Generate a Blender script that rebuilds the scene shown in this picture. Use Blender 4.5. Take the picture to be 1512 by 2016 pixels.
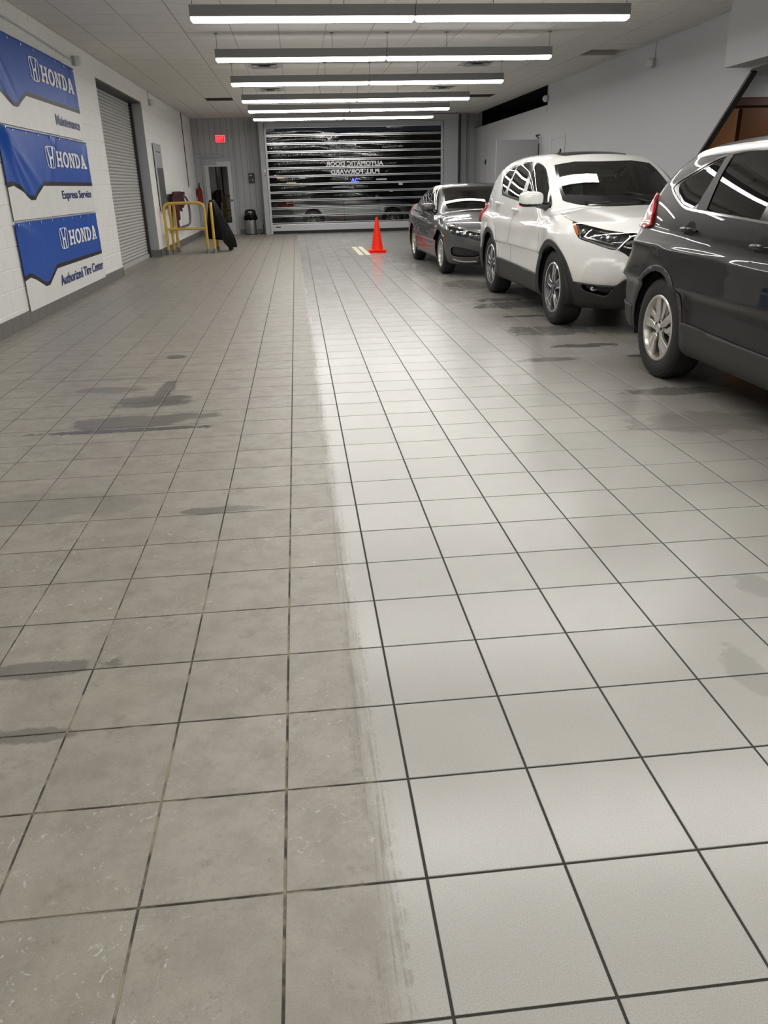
import bpy, bmesh, math, random
import numpy as np
from mathutils import Vector, Matrix

for o in list(bpy.data.objects):
    bpy.data.objects.remove(o)
scene = bpy.context.scene
COL = scene.collection
random.seed(7)
rng = np.random.default_rng(7)

# ------------------------------------------------------------------ camera
T = 0.3048                                    # one floor tile
FPX = 1520.0                                  # focal length in pixels of the 1512x2016 frame
PIT, YAW, ROL = 0.400722, 0.096177, -0.0242
CAM = np.array([0.3738, -2.9799, 4.5242]) * T
_cp, _sp, _c, _s = math.cos(PIT), math.sin(PIT), math.cos(YAW), math.sin(YAW)
FW = np.array([_s * _cp, _c * _cp, -_sp])
_R = np.array([_c, -_s, 0.0]); _U = np.cross(_R, FW)
RT = math.cos(ROL) * _R + math.sin(ROL) * _U
UP = -math.sin(ROL) * _R + math.cos(ROL) * _U
cam_d = bpy.data.cameras.new('camera')
cam_d.sensor_fit = 'VERTICAL'; cam_d.sensor_height = 36.0; cam_d.sensor_width = 27.0
cam_d.lens = FPX / 2016 * 36.0
cam_d.clip_start = 0.05; cam_d.clip_end = 300
cam = bpy.data.objects.new('camera', cam_d); COL.objects.link(cam)
_m = Matrix(((RT[0], UP[0], -FW[0], CAM[0]), (RT[1], UP[1], -FW[1], CAM[1]), (RT[2], UP[2], -FW[2], CAM[2]), (0, 0, 0, 1)))
cam.matrix_world = _m
scene.camera = cam

# ------------------------------------------------------------------ world, exposure
world = bpy.data.worlds.new('night'); scene.world = world
world.use_nodes = True
world.node_tree.nodes['Background'].inputs[0].default_value = (0.010, 0.012, 0.018, 1)
world.node_tree.nodes['Background'].inputs[1].default_value = 0.35
vs = scene.view_settings
vs.view_transform = 'Standard'; vs.look = 'None'; vs.gamma = 1.0; vs.use_curve_mapping = False
vs.exposure = 1.0
LIGHT_STRENGTH = 25.0                          # the pendant strip lights (builder further down)

def ray(px, py):
    return FW + RT * (px - 756) / FPX + UP * (1008 - py) / FPX
def on(px, py, ax, v):                         # where a pixel's ray meets the plane axis=v
    d = ray(px, py); return CAM + d * (v - CAM[ax]) / d[ax]
def proj(P):
    d = np.atleast_2d(np.asarray(P, float)) - CAM; z = d @ FW
    return np.stack([756 + FPX * (d @ RT) / z, 1008 - FPX * (d @ UP) / z, z], 1)

# ------------------------------------------------------------------ mesh helpers
class MB:
    def __init__(s): s.v = []; s.f = []; s.m = []
    def add(s, vs_, fs, mi=0):
        b = len(s.v); s.v += [tuple(map(float, p)) for p in vs_]
        for f in fs: s.f.append(tuple(b + i for i in f)); s.m.append(mi)
        return s
    def box(s, x0, x1, y0, y1, z0, z1, mi=0):
        return s.add([(x0,y0,z0),(x1,y0,z0),(x1,y1,z0),(x0,y1,z0),(x0,y0,z1),(x1,y0,z1),(x1,y1,z1),(x0,y1,z1)],
                     [(0,3,2,1),(4,5,6,7),(0,1,5,4),(1,2,6,5),(2,3,7,6),(3,0,4,7)], mi)
    def bar(s, a, b, w, h, mi=0, up=(0,0,1)):   # box along a-b
        a = Vector(a); b = Vector(b); d = (b - a).normalized(); u = Vector(up)
        if abs(d.dot(u)) > .95: u = Vector((1,0,0))
        r = d.cross(u).normalized() * w / 2; u = r.cross(d).normalized() * h / 2
        vs_ = [p + i * r + j * u for p in (a, b) for i, j in ((-1,-1),(1,-1),(1,1),(-1,1))]
        return s.add(vs_, [(3,2,1,0),(4,5,6,7),(0,1,5,4),(1,2,6,5),(2,3,7,6),(3,0,4,7)], mi)
    def tube(s, pts, r, n=10, mi=0, closed=False, caps=True):
        pts = [Vector(p) for p in pts]; k = len(pts); rings = []
        rr = r if hasattr(r, '__len__') else [r] * k
        prev = None
        for i, p in enumerate(pts):
            if closed: d = pts[(i+1) % k] - pts[i-1]
            else: d = pts[min(i+1, k-1)] - pts[max(i-1, 0)]
            d.normalize()
            if prev is None:
                u = d.orthogonal().normalized()
            else:
                u = (prev - d * prev.dot(d)).normalized()
            prev = u; w = d.cross(u)
            rings.append([p + rr[i] * (u * math.cos(2*math.pi*j/n) + w * math.sin(2*math.pi*j/n)) for j in range(n)])
        vs_ = [q for g in rings for q in g]; fs = []
        for i in range(k if closed else k - 1):
            for j in range(n):
                fs.append((i*n+j, i*n+(j+1) % n, ((i+1) % k)*n+(j+1) % n, ((i+1) % k)*n+j))
        if caps and not closed:
            fs.append(tuple(range(n))[::-1]); fs.append(tuple((k-1)*n+j for j in range(n)))
        return s.add(vs_, fs, mi)
    def lathe(s, prof, c=(0,0,0), ax=2, n=32, mi=0, a0=0.0, a1=2*math.pi):
        full = abs(a1 - a0 - 2*math.pi) < 1e-6; m = n if full else n + 1
        vs_ = []
        for (r, h) in prof:
            for j in range(m):
                a = a0 + (a1 - a0) * j / n; ca, sa = r*math.cos(a), r*math.sin(a)
                q = [(h, ca, sa), (ca, h, sa), (ca, sa, h)][ax]
                vs_.append((q[0]+c[0], q[1]+c[1], q[2]+c[2]))
        fs = []
        for i in range(len(prof) - 1):
            for j in range(n):
                j2 = (j+1) % m
                fs.append((i*m+j, i*m+j2, (i+1)*m+j2, (i+1)*m+j))
        return s.add(vs_, fs, mi)
    def prism(s, poly, fn, d0, d1, mi=0):       # poly in 2D, fn(u, v, depth) -> 3D
        n = len(poly)
        vs_ = [fn(u, v, d0) for u, v in poly] + [fn(u, v, d1) for u, v in poly]
        fs = [tuple(range(n))[::-1], tuple(range(n, 2*n))] + [(i, (i+1) % n, n+(i+1) % n, n+i) for i in range(n)]
        return s.add(vs_, fs, mi)
    def grid(s, P, mi=0):                       # P[i][j] -> quads
        a = len(P); b = len(P[0]); vs_ = [q for r in P for q in r]
        return s.add(vs_, [(i*b+j, (i+1)*b+j, (i+1)*b+j+1, i*b+j+1) for i in range(a-1) for j in range(b-1)], mi)

def tag(o, label=None, cat=None, group=None, kind=None):
    if label: o['label'] = label
    if cat: o['category'] = cat
    if group: o['group'] = group
    if kind: o['kind'] = kind
    return o
def mesh_of(name, mb, mats, smooth=False, angle=40):
    me = bpy.data.meshes.new(name)
    me.from_pydata(mb.v, [], mb.f)
    for m in (mats if isinstance(mats, (list, tuple)) else [mats]): me.materials.append(m)
    me.polygons.foreach_set('material_index', mb.m)
    bm = bmesh.new(); bm.from_mesh(me)
    bmesh.ops.recalc_face_normals(bm, faces=bm.faces)
    if smooth:
        ca = math.cos(math.radians(angle))
        for f in bm.faces: f.smooth = True
        for e in bm.edges:
            if len(e.link_faces) == 2 and e.link_faces[0].normal.dot(e.link_faces[1].normal) < ca: e.smooth = False
    bm.to_mesh(me); bm.free()
    me.update()
    return me
def link(name, me, parent=None, loc=None, **kw):
    o = bpy.data.objects.new(name, me); COL.objects.link(o)
    if parent is not None: o.parent = parent
    if loc is not None: o.location = loc
    return tag(o, **kw)
def O(name, mb, mats, parent=None, loc=None, smooth=False, angle=40, bevel=0, seg=2, subsurf=0, **kw):
    o = link(name, mesh_of(name, mb, mats, smooth or subsurf > 0, angle), parent, loc, **kw)
    if bevel:
        b = o.modifiers.new('bevel', 'BEVEL'); b.width = bevel; b.segments = seg; b.limit_method = 'ANGLE'; b.angle_limit = math.radians(35)
    if subsurf:
        b = o.modifiers.new('sub', 'SUBSURF'); b.levels = subsurf; b.render_levels = subsurf
    return o
def thing(name, label, cat, loc=(0,0,0), rz=0, group=None, kind=None):
    o = bpy.data.objects.new(name, None); COL.objects.link(o); o.location = loc; o.rotation_euler = (0,0,rz)
    o.empty_display_size = .1
    return tag(o, label, cat, group, kind)
def struct(name, mb, mats, **kw):
    return O(name, mb, mats, kind='structure', **kw)
def copy_tree(o, parent=None):
    c = o.copy(); COL.objects.link(c)
    if parent is not None: c.parent = parent
    for ch in list(o.children): copy_tree(ch, c)
    return c

# ------------------------------------------------------------------ node helpers
class NT:
    def __init__(s, mat):
        mat.use_nodes = True; s.t = mat.node_tree; s.t.nodes.clear()
    def n(s, typ, **kw):
        nd = s.t.nodes.new('ShaderNode' + typ)
        for k, v in kw.items():
            if k.startswith('_'): setattr(nd, k[1:], v)
            else: s.set(nd, k.replace('__', ' '), v)
        return nd
    def set(s, nd, key, v):
        inp = nd.inputs[int(key[1:])] if key[0] == 'i' and key[1:].isdigit() else nd.inputs[key]
        if isinstance(v, bpy.types.NodeSocket): s.t.links.new(v, inp)
        elif isinstance(v, bpy.types.Node): s.t.links.new(v.outputs[0], inp)
        else: inp.default_value = v
    def math(s, op, a, b=0.0, c=None, clamp=False):
        nd = s.n('Math', _operation=op, _use_clamp=clamp, i0=a, i1=b)
        if c is not None: s.set(nd, 'i2', c)
        return nd.outputs[0]
    def ss(s, x, lo, hi):                        # smoothstep lo..hi
        nd = s.n('MapRange', _interpolation_type='SMOOTHSTEP', i0=x, i1=lo, i2=hi, i3=0.0, i4=1.0); return nd.outputs[0]
    def mix(s, f, a, b, mode='MIX'):
        nd = s.t.nodes.new('ShaderNodeMix'); nd.data_type = 'RGBA'; nd.blend_type = mode; nd.clamp_factor = True
        s.set(nd, 'i0', f)
        s.set(nd, 'i6', a if not isinstance(a, tuple) else (*a[:3], 1)); s.set(nd, 'i7', b if not isinstance(b, tuple) else (*b[:3], 1))
        return nd.outputs[2]
    def noise(s, vec, scale, detail=2.0, rough=.5, dist=0.0):
        nd = s.n('TexNoise', Scale=scale, Detail=detail, Roughness=rough, Distortion=dist)
        if vec is not None: s.set(nd, 'Vector', vec)
        return nd.outputs['Fac']
    def bump(s, h, strength, dist=.01, normal=None):
        nd = s.n('Bump', Strength=strength, Distance=dist, Height=h)
        if normal is not None: s.set(nd, 'Normal', normal)
        return nd.outputs[0]
    def out(s, sh):
        o = s.n('OutputMaterial'); s.t.links.new(sh.outputs[0] if isinstance(sh, bpy.types.Node) else sh, o.inputs[0])
def rgba(c): return (c[0], c[1], c[2], 1.0)
def P(name, col, rough=.5, metal=0.0, var=.06, vscale=6.0, bump=0.0, bscale=80.0, coat=0.0, spec=.5, emit=0.0, ecol=None, dist=.003):
    m = bpy.data.materials.new(name); t = NT(m)
    tc = t.n('TexCoord').outputs['Object']
    nz = t.noise(tc, vscale, 4.0)
    lo = tuple(c * (1 - var) for c in col[:3]); hi = tuple(min(1, c * (1 + var)) for c in col[:3])
    c = t.mix(nz, lo, hi)
    b = t.n('BsdfPrincipled', Base__Color=c, Roughness=rough, Metallic=metal)
    b.inputs['Specular IOR Level'].default_value = spec
    b.inputs['Coat Weight'].default_value = coat; b.inputs['Coat Roughness'].default_value = .03
    if bump:
        t.set(b, 'Normal', t.bump(t.noise(tc, bscale, 3.0), bump, dist))
    if emit:
        b.inputs['Emission Color'].default_value = rgba(ecol or col); b.inputs['Emission Strength'].default_value = emit
    t.out(b); return m

M = {}
M['paint_white'] = P('painted_block', (.90,.90,.885), .55, bump=.25, bscale=220, var=.03)
M['drywall'] = P('painted_drywall', (.545,.56,.572), .6, bump=.08, bscale=150, var=.02)
M['grey_panel'] = P('grey_wall_panel', (.40,.41,.42), .5, var=.03)
M['grey_metal'] = P('grey_painted_metal', (.40,.42,.44), .4, var=.03)
M['light_metal'] = P('light_grey_metal', (.55,.56,.57), .35, .3, var=.03)
M['alu'] = P('aluminium', (.72,.73,.75), .25, .9, var=.03)
M['steel'] = P('brushed_steel', (.52,.52,.53), .28, .95, var=.05, vscale=20)
M['dark'] = P('dark_rubber', (.012,.012,.013), .6)
M['black_gloss'] = P('black_plastic_gloss', (.008,.008,.009), .15)
M['black_plastic'] = P('black_plastic', (.022,.022,.023), .5)
M['base_tile'] = P('base_tile', (.17,.165,.155), .45, var=.1)
M['ceil_tile'] = P('ceiling_tile', (.70,.675,.635), .85, bump=.5, bscale=90, var=.04)
M['ceil_bar'] = P('ceiling_grid', (.45,.43,.40), .6)
M['fixture'] = P('fixture_housing', (.22,.22,.22), .5, .0, var=.02)
M['yellow'] = P('yellow_paint', (.62,.40,.07), .4, var=.12, vscale=14)
M['orange'] = P('cone_orange', (1.0,.028,.006), .45, var=.02, spec=.25)
M['maroon'] = P('dark_red_fabric', (.055,.008,.008), .7, bump=.4, bscale=60, var=.25)
M['red'] = P('extinguisher_red', (.30,.012,.012), .3, var=.1)
M['bag'] = P('black_plastic_sheet', (.0015,.0015,.0015), .38, bump=.5, bscale=14, dist=.012, spec=.10)
M['white_pl'] = P('white_plastic', (.72,.72,.70), .4, var=.02)
M['cream'] = P('cream_plate', (.66,.62,.50), .5, var=.08)
M['void'] = P('dark_void', (.004,.004,.004), .9)
M['asphalt'] = P('asphalt', (.05,.05,.05), .8, bump=.4, bscale=120)
M['wood'] = P('brown_wood', (.14,.046,.007), .45, var=.25, vscale=3)
M['wood_light'] = P('light_brown_wood', (.40,.17,.06), .45, var=.2, vscale=3)
M['wood_dark'] = P('dark_brown_wood', (.09,.03,.012), .5, var=.2, vscale=3)
M['stair_dark'] = P('dark_edge_trim', (.028,.025,.022), .5)
M['slat'] = P('roll_slat', (.52,.52,.505), .45, .1, var=.03)
def emis(name, col, st):
    m = bpy.data.materials.new(name); t = NT(m)
    t.out(t.n('Emission', Color=rgba(col), Strength=st)); return m
M['lens'] = emis('light_lens', (1.0, .975, .935), LIGHT_STRENGTH)
M['lens_side'] = emis('light_lens_side', (1.0, .975, .935), 5.0)
# ------------------------------------------------------------------ floor
XL, XR, YB, YE, ZC = -2.985, 5.96, -7.0, 26.1, 3.38

def floor_common(t):
    pos = t.n('NewGeometry').outputs['Position']
    sx = t.n('SeparateXYZ', Vector=pos); x, y = sx.outputs[0], sx.outputs[1]
    n1 = t.noise(pos, 2.3, 3.0); n2 = t.noise(pos, 17.0, 3.0)
    bound = t.math('MULTIPLY_ADD', y, -.0055, .235)
    w = t.math('ADD', t.math('MULTIPLY', t.math('SUBTRACT', n1, .5), .06), t.math('MULTIPLY', t.math('SUBTRACT', t.noise(pos, 30.0, 6.0, .75), .5), .13))
    dx = t.math('SUBTRACT', t.math('ADD', bound, w), x)
    left = t.ss(dx, -.022, .045)                  # 1 where the walked, unwashed side is
    sl = t.noise(t.n('VectorMath', _operation='MULTIPLY', i0=pos, i1=(75, 2.2, 0)).outputs[0], 1.0, 4.0, .6)
    edge = t.math('MULTIPLY', t.math('MULTIPLY', t.ss(dx, -.02, .015), t.ss(dx, .07, .02)), t.ss(sl, .46, .60))
    return pos, x, y, left, edge, n1, n2
def blob(t, pos, nz, cx, cy, rx, ry, soft=.25):
    v = t.n('VectorMath', _operation='SUBTRACT', i0=pos, i1=(cx, cy, 0)).outputs[0]
    v = t.n('VectorMath', _operation='MULTIPLY', i0=v, i1=(1/rx, 1/ry, 0)).outputs[0]
    d = t.n('VectorMath', _operation='LENGTH', i0=v).outputs['Value']
    d = t.math('ADD', d, t.math('MULTIPLY', t.math('SUBTRACT', nz, .5), 1.9))
    return t.ss(d, 1.0, 1.0 - soft)
def fl(px, py):
    q = on(px, py, 2, 0.0); return float(q[0]), float(q[1])

def make_tile_mat():
    m = bpy.data.materials.new('floor_tile'); t = NT(m)
    pos, x, y, left, edge, n1, n2 = floor_common(t)
    nbig = t.noise(pos, .55, 3.0); nmid = t.noise(pos, 6.0, 5.0, .6); nfine = t.noise(pos, 330.0, 2.0, .7); ngr = t.noise(pos, 900.0, 1.0)
    fid = t.n('VectorMath', _operation='FLOOR', i0=t.n('VectorMath', _operation='MULTIPLY', i0=pos, i1=(1/T, 1/T, 0)).outputs[0]).outputs[0]
    wn = t.n('TexWhiteNoise', Vector=fid).outputs['Value']
    # washed side and unwashed side
    right_c = t.mix(nmid, (.375,.367,.342), (.415,.407,.381))
    left_c = t.mix(t.ss(t.noise(pos, 7.5, 7.0, .72), .34, .64), (.235,.212,.180), (.312,.288,.248))
    left_c = t.mix(t.math('MULTIPLY', t.ss(n1, .5, .75), .35), left_c, (.29,.285,.22))
    brown = t.math('MULTIPLY', t.ss(t.noise(pos, 9.0, 6.0, .75), .55, .68), .55)
    left_c = t.mix(brown, left_c, (.165,.14,.108))
    # traffic film near the parked cars
    film = t.math('MULTIPLY', t.ss(t.math('ADD', x, t.math('MULTIPLY', t.math('SUBTRACT', nbig, .5), 1.1)), 1.55, 2.5), .8)
    right_c = t.mix(film, right_c, (.185,.170,.145))
    far = t.math('MULTIPLY', t.ss(t.math('ADD', y, t.math('MULTIPLY', t.math('SUBTRACT', nbig, .5), 4.0)), 8.0, 17.0), .42)  # dimmer far lane painted into the colour, greyer with distance
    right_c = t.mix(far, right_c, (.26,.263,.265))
    mauve = t.math('MULTIPLY', t.ss(nbig, .5, .68), .25)
    right_c = t.mix(mauve, right_c, (.40,.37,.37))
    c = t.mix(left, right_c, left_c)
    c = t.mix(t.math('MULTIPLY', edge, .6), c, (.13,.108,.085))
    pit = t.math('MULTIPLY', t.ss(t.noise(pos, 62.0, 5.0, .8), .56, .66), .42)
    c = t.mix(t.math('MULTIPLY', pit, left), c, (.13,.115,.09))
    # white scuffs on the unwashed side
    sc = t.math('MULTIPLY', t.ss(t.noise(pos, 26.0, 4.0, .65, 2.5), .625, .665), t.ss(t.noise(pos, 1.7, 2.0), .44, .58))
    c = t.mix(t.math('MULTIPLY', t.math('MULTIPLY', sc, left), .6), c, (.62,.60,.56))
    # dark smears that collect along the far edge of some tiles
    fy = t.math('FRACT', t.math('MULTIPLY', y, 1/T))
    sm = t.math('MULTIPLY', t.ss(fy, .80, 1.0), t.ss(t.noise(pos, 1.35, 3.0), .56, .70))
    c = t.mix(t.math('MULTIPLY', sm, .33), c, (.20,.19,.17))
    # wet and oily stains
    st = None; nst = t.noise(pos, 7.0, 5.0, .7)
    for (px, py, rx, ry, a) in [(215,768,.30,.12,.5),(300,790,.30,.20,.72),(250,832,.42,.20,.6),(240,848,.62,.05,.85),(345,822,.30,.10,.55),(200,748,.6,.035,.4),
                                (322,775,.07,.45,.6),(430,1004,.20,.05,.6),(350,703,.10,.09,.75),(60,1000,.55,.2,.25),(60,1320,.30,.05,.55),(30,1450,.22,.04,.5),
                                (1010,600,.55,.30,.6),(985,590,.35,.2,.6),(1090,650,.5,.3,.5),(1075,708,.30,.09,.5),(1150,680,.35,.09,.7),(1330,770,.4,.12,.6),(1265,700,.12,.06,.8),
                                (1040,622,.30,.08,.8),(1160,640,.3,.10,.6),(925,560,.4,.6,.35),(1385,830,.5,.25,.3),(1470,1320,.07,.16,.18),(1480,1150,.08,.10,.2)]:
        cx, cy = fl(px, py)
        b = t.math('MULTIPLY', blob(t, pos, nst, cx, cy, rx, ry), min(1, a*1.1))
        st = b if st is None else t.math('MAXIMUM', st, b)
    c = t.mix(st, c, (.050,.047,.043))
    # speckled body, small shade differences between tiles
    c = t.mix(t.math('MULTIPLY', t.ss(nfine, .40, .62), .26), c, (.20,.192,.175))
    c = t.mix(t.math('MULTIPLY', t.ss(ngr, .54, .68), .20), c, (.9,.88,.84))
    br = t.math('MULTIPLY_ADD', wn, .07, .965)
    c = t.mix(1.0, c, t.n('CombineColor', Red=br, Green=br, Blue=br).outputs[0], 'MULTIPLY')
    rg = t.math('ADD', t.math('MULTIPLY_ADD', left, .20, .22), t.math('MULTIPLY', t.math('SUBTRACT', nmid, .5), .16))
    rg = t.math('SUBTRACT', rg, t.math('MULTIPLY', st, .16))
    b = t.n('BsdfPrincipled', Base__Color=c, Roughness=rg)
    b.inputs['Specular IOR Level'].default_value = .42
    t.set(b, 'Normal', t.bump(nfine, .12, .001, None))
    t.out(b); return m
def make_grout_mat():
    m = bpy.data.materials.new('floor_grout'); t = NT(m)
    pos, x, y, left, edge, n1, n2 = floor_common(t)
    d = t.ss(t.noise(pos, 5.0, 4.0, .7), .42, .60)
    d = t.math('MULTIPLY', d, t.ss(y, 5.0, 1.5))
    for (px, py, rx, ry) in [(270,800,.55,.75),(435,1010,.12,.35),(100,1340,.5,.08)]:
        cx, cy = fl(px, py); d = t.math('MULTIPLY', d, t.math('SUBTRACT', 1.0, blob(t, pos, n2, cx, cy, rx, ry)))
    c = t.mix(left, (.026,.023,.020), t.mix(d, (.035,.031,.026), (.27,.235,.17)))
    t.out(t.n('BsdfPrincipled', Base__Color=c, Roughness=.8)); return m
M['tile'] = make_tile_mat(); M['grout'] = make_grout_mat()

mb = MB(); mb.box(XL - .4, 10.0, YB - .2, YE + .15, -.12, -.003)
floor = struct('floor', mb, M['grout'])
G = .0062                                          # grout joint
def tile_mesh(mb, x0, x1, y0, y1):
    c = .0014
    lo = [(x0,y0,-.003),(x1,y0,-.003),(x1,y1,-.003),(x0,y1,-.003)]
    md = [(x0,y0,-c*.7),(x1,y0,-c*.7),(x1,y1,-c*.7),(x0,y1,-c*.7)]
    hi = [(x0+c,y0+c,0),(x1-c,y0+c,0),(x1-c,y1-c,0),(x0+c,y1-c,0)]
    return mb.add(lo+md+hi, [(8,9,10,11)] + [(i,(i+1)%4,4+(i+1)%4,4+i) for i in range(4)] + [(4+i,4+(i+1)%4,8+(i+1)%4,8+i) for i in range(4)])
cells = []
i0, i1 = math.floor(XL / T) , math.ceil(XR / T) + 6
for i in range(i0, i1):
    for j in range(math.floor(YB / T), math.ceil(YE / T)):
        x0, x1, y0, y1 = max(i*T, XL), (i+1)*T, j*T, min((j+1)*T, YE)
        if x1 - x0 < .02 or y1 - y0 < .02: continue
        q = proj([(x0,y0,0),(x1,y0,0),(x1,y1,0),(x0,y1,0)])
        A = 0.0
        if (q[:,2] > .2).all():
            px = np.clip(q[:,0], 0, 1512); py = np.clip(q[:,1], 0, 2016)
            A = .5 * abs(np.dot(px, np.roll(py, -1)) - np.dot(py, np.roll(px, -1)))
        cells.append((A, x0 + G/2, x1 - G/2, y0 + G/2, y1 - G/2))
cells.sort(key=lambda c: -c[0])
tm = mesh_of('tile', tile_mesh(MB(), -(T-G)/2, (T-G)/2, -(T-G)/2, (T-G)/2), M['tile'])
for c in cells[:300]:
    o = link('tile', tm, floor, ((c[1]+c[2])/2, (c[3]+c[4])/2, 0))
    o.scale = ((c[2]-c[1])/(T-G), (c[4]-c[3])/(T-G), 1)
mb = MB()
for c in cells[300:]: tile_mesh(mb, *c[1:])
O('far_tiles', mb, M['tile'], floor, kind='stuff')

# ------------------------------------------------------------------ ceiling (lay-in tiles on a grid)
CX, CY, CX0, CY0 = .645, .61, .02, 11.10
HOLE = None
ccells = []
for i in range(-6, 12):
    for j in range(-31, 26):
        x0, x1, y0, y1 = max(CX0+i*CX, XL), min(CX0+(i+1)*CX, XR), CY0+j*CY, min(CY0+(j+1)*CY, YE)
        if x1 - x0 < .03 or y1 - y0 < .03 or y0 < YB: continue
        ccells.append((i, j, x0, x1, y0, y1))
def cell_at(x, y): return (math.floor((x-CX0)/CX), math.floor((y-CY0)/CY))
hole_c = cell_at(5.55, 13.75)
grille_c = [cell_at(-1.55, 20.4), cell_at(4.88, 20.55)]
vent_c = [cell_at(-.35, 15.2), cell_at(-.35, 18.9), cell_at(3.53, 15.2), cell_at(3.53, 18.9)]
mb = MB()
for (i, j, x0, x1, y0, y1) in ccells:
    if (i, j) == hole_c or (i, j) in grille_c: continue
    mb.box(x0, x1, y0, y1, ZC + .007, ZC + .03)
ceiling = struct('ceiling', mb, M['ceil_bar'])
g2 = .016
vis = []
for (i, j, x0, x1, y0, y1) in ccells:
    if (i, j) == hole_c or (i, j) in grille_c or (i, j) in vent_c: continue
    q = proj([(x0,y0,ZC),(x1,y0,ZC),(x1,y1,ZC),(x0,y1,ZC)]); A = 0.0
    if (q[:,2] > .2).all():
        px = np.clip(q[:,0], 0, 1512); py = np.clip(q[:,1], 0, 2016)
        A = .5 * abs(np.dot(px, np.roll(py, -1)) - np.dot(py, np.roll(px, -1)))
    vis.append((A, x0+g2/2, x1-g2/2, y0+g2/2, y1-g2/2))
vis.sort(key=lambda c: -c[0])
mbu = MB(); mbu.box(-.5, .5, -.5, .5, 0, .0075)
cm = mesh_of('ceiling_tile', mbu, M['ceil_tile'])
for c in vis[:300]:
    o = link('ceiling_tile', cm, ceiling, ((c[1]+c[2])/2, (c[3]+c[4])/2, ZC)); o.scale = (c[2]-c[1], c[4]-c[3], 1)
mb = MB()
for c in vis[300:]: mb.box(c[1], c[2], c[3], c[4], ZC, ZC + .0075)
O('far_ceiling_tiles', mb, M['ceil_tile'], ceiling, kind='stuff')
# the dark plenum above, seen through the missing tile
mb = MB(); mb.box(XL, XR, YB, YE, ZC + .75, ZC + .8); struct('trim_1', mb, M['void'])

def cell_rect(c): return CX0+c[0]*CX, min(CX0+(c[0]+1)*CX, XR), CY0+c[1]*CY, CY0+(c[1]+1)*CY
# ------------------------------------------------------------------ left wall: painted block, roll-up door opening
RD0, RD1, RDX, RDZ = 13.68, 17.72, -3.24, 3.09
mb = MB()
for (a, b, z0, z1) in [(YB, RD0, 0, ZC+.1), (RD1, YE+.2, 0, ZC+.1), (RD0, RD1, RDZ, ZC+.1)]:
    mb.box(-3.45, XL - .005, a, b, z0, z1)
wall_left = struct('wall_left', mb, M['paint_white'])
BH, BW, JT = .2125, .41, .010
blocks = []
z = .20 - BH; k = 0
while z < ZC:
    y = YB - (BW/2 if k % 2 else 0)
    while y < YE:
        segs = []
        for (a, b) in ((YB, RD0), (RD1, YE)):
            s0, s1 = max(y, a), min(y+BW, b)
            if s1 - s0 > .04: segs.append((s0, s1, False))
        s0, s1 = max(y, RD0), min(y+BW, RD1)
        if s1 - s0 > .04 and z + BH > RDZ + .05: segs.append((s0, s1, True))
        for (s0, s1, lint) in segs:
            z0 = max(z, RDZ if lint else 0.0); z1 = min(z+BH, ZC)
            if z1 - z0 < .03: continue
            q = proj([(XL,s0,z0),(XL,s1,z0),(XL,s1,z1),(XL,s0,z1)]); A = 0.0
            if (q[:,2] > .2).all():
                px = np.clip(q[:,0], 0, 1512); py = np.clip(q[:,1], 0, 2016)
                A = .5 * abs(np.dot(px, np.roll(py, -1)) - np.dot(py, np.roll(px, -1)))
            if 8.5 < s0 and s1 < 12.15 and .2 < z0 and z1 < 2.95: A *= 1e-4
            if z1 < .19: A *= 1e-4
            blocks.append((A, s0+.002, s1-.002, z0+JT/2, z1-JT/2))
        y += BW
    z += BH; k += 1
blocks.sort(key=lambda c: -c[0])
def block_mesh(mb, x, y0, y1, z0, z1):
    c = .004
    lo = [(x-.005,y0,z0),(x-.005,y1,z0),(x-.005,y1,z1),(x-.005,y0,z1)]
    hi = [(x,y0+c,z0+c),(x,y1-c,z0+c),(x,y1-c,z1-c),(x,y0+c,z1-c)]
    return mb.add(lo+hi, [(4,5,6,7)] + [(i,(i+1)%4,4+(i+1)%4,4+i) for i in range(4)])
bmh = mesh_of('block', block_mesh(MB(), 0, -.2, .2, -.10125, .10125), M['paint_white'])
for c in blocks[:300]:
    o = link('block', bmh, wall_left, (XL, (c[1]+c[2])/2, (c[3]+c[4])/2)); o.scale = (1, (c[2]-c[1])/.4, (c[4]-c[3])/.2025)
mb = MB()
for c in blocks[300:]: block_mesh(mb, XL, *c[1:])
O('far_blocks', mb, M['paint_white'], wall_left, kind='stuff')
# tiled base along the left wall
base = tag(O('baseboard_left', MB().box(XL, XL+.006, YB, RD0, 0, .150).box(XL, XL+.006, RD1, YE, 0, .150).box(RDX, XL+.006, RD1-.006, RD1, 0, .150), M['grout']), kind='structure')
bt = mesh_of('base_tile', MB().box(0, .010, -.5, .5, 0, .148), M['base_tile'])
y = 26.1
while y > 6.0:
    a = max(y - T, 0)
    if not (RD0 - .02 < (a + y)/2 < RD1 + .02):
        lo, hi = (max(a, RD1) if a > RD0 - .3 and y > RD1 else a), (min(y, RD0) if y < RD1 else y)
        if hi - lo > .03:
            o = link('base_tile', bt, base, (XL + .004, (lo+hi)/2, .001)); o.scale = (1, hi-lo-.005, 1)
    y -= T
O('base_tile', MB().box(RDX+.003, XL+.014, RD1-.014, RD1-.004, .001, .149), M['base_tile'], base)

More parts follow.
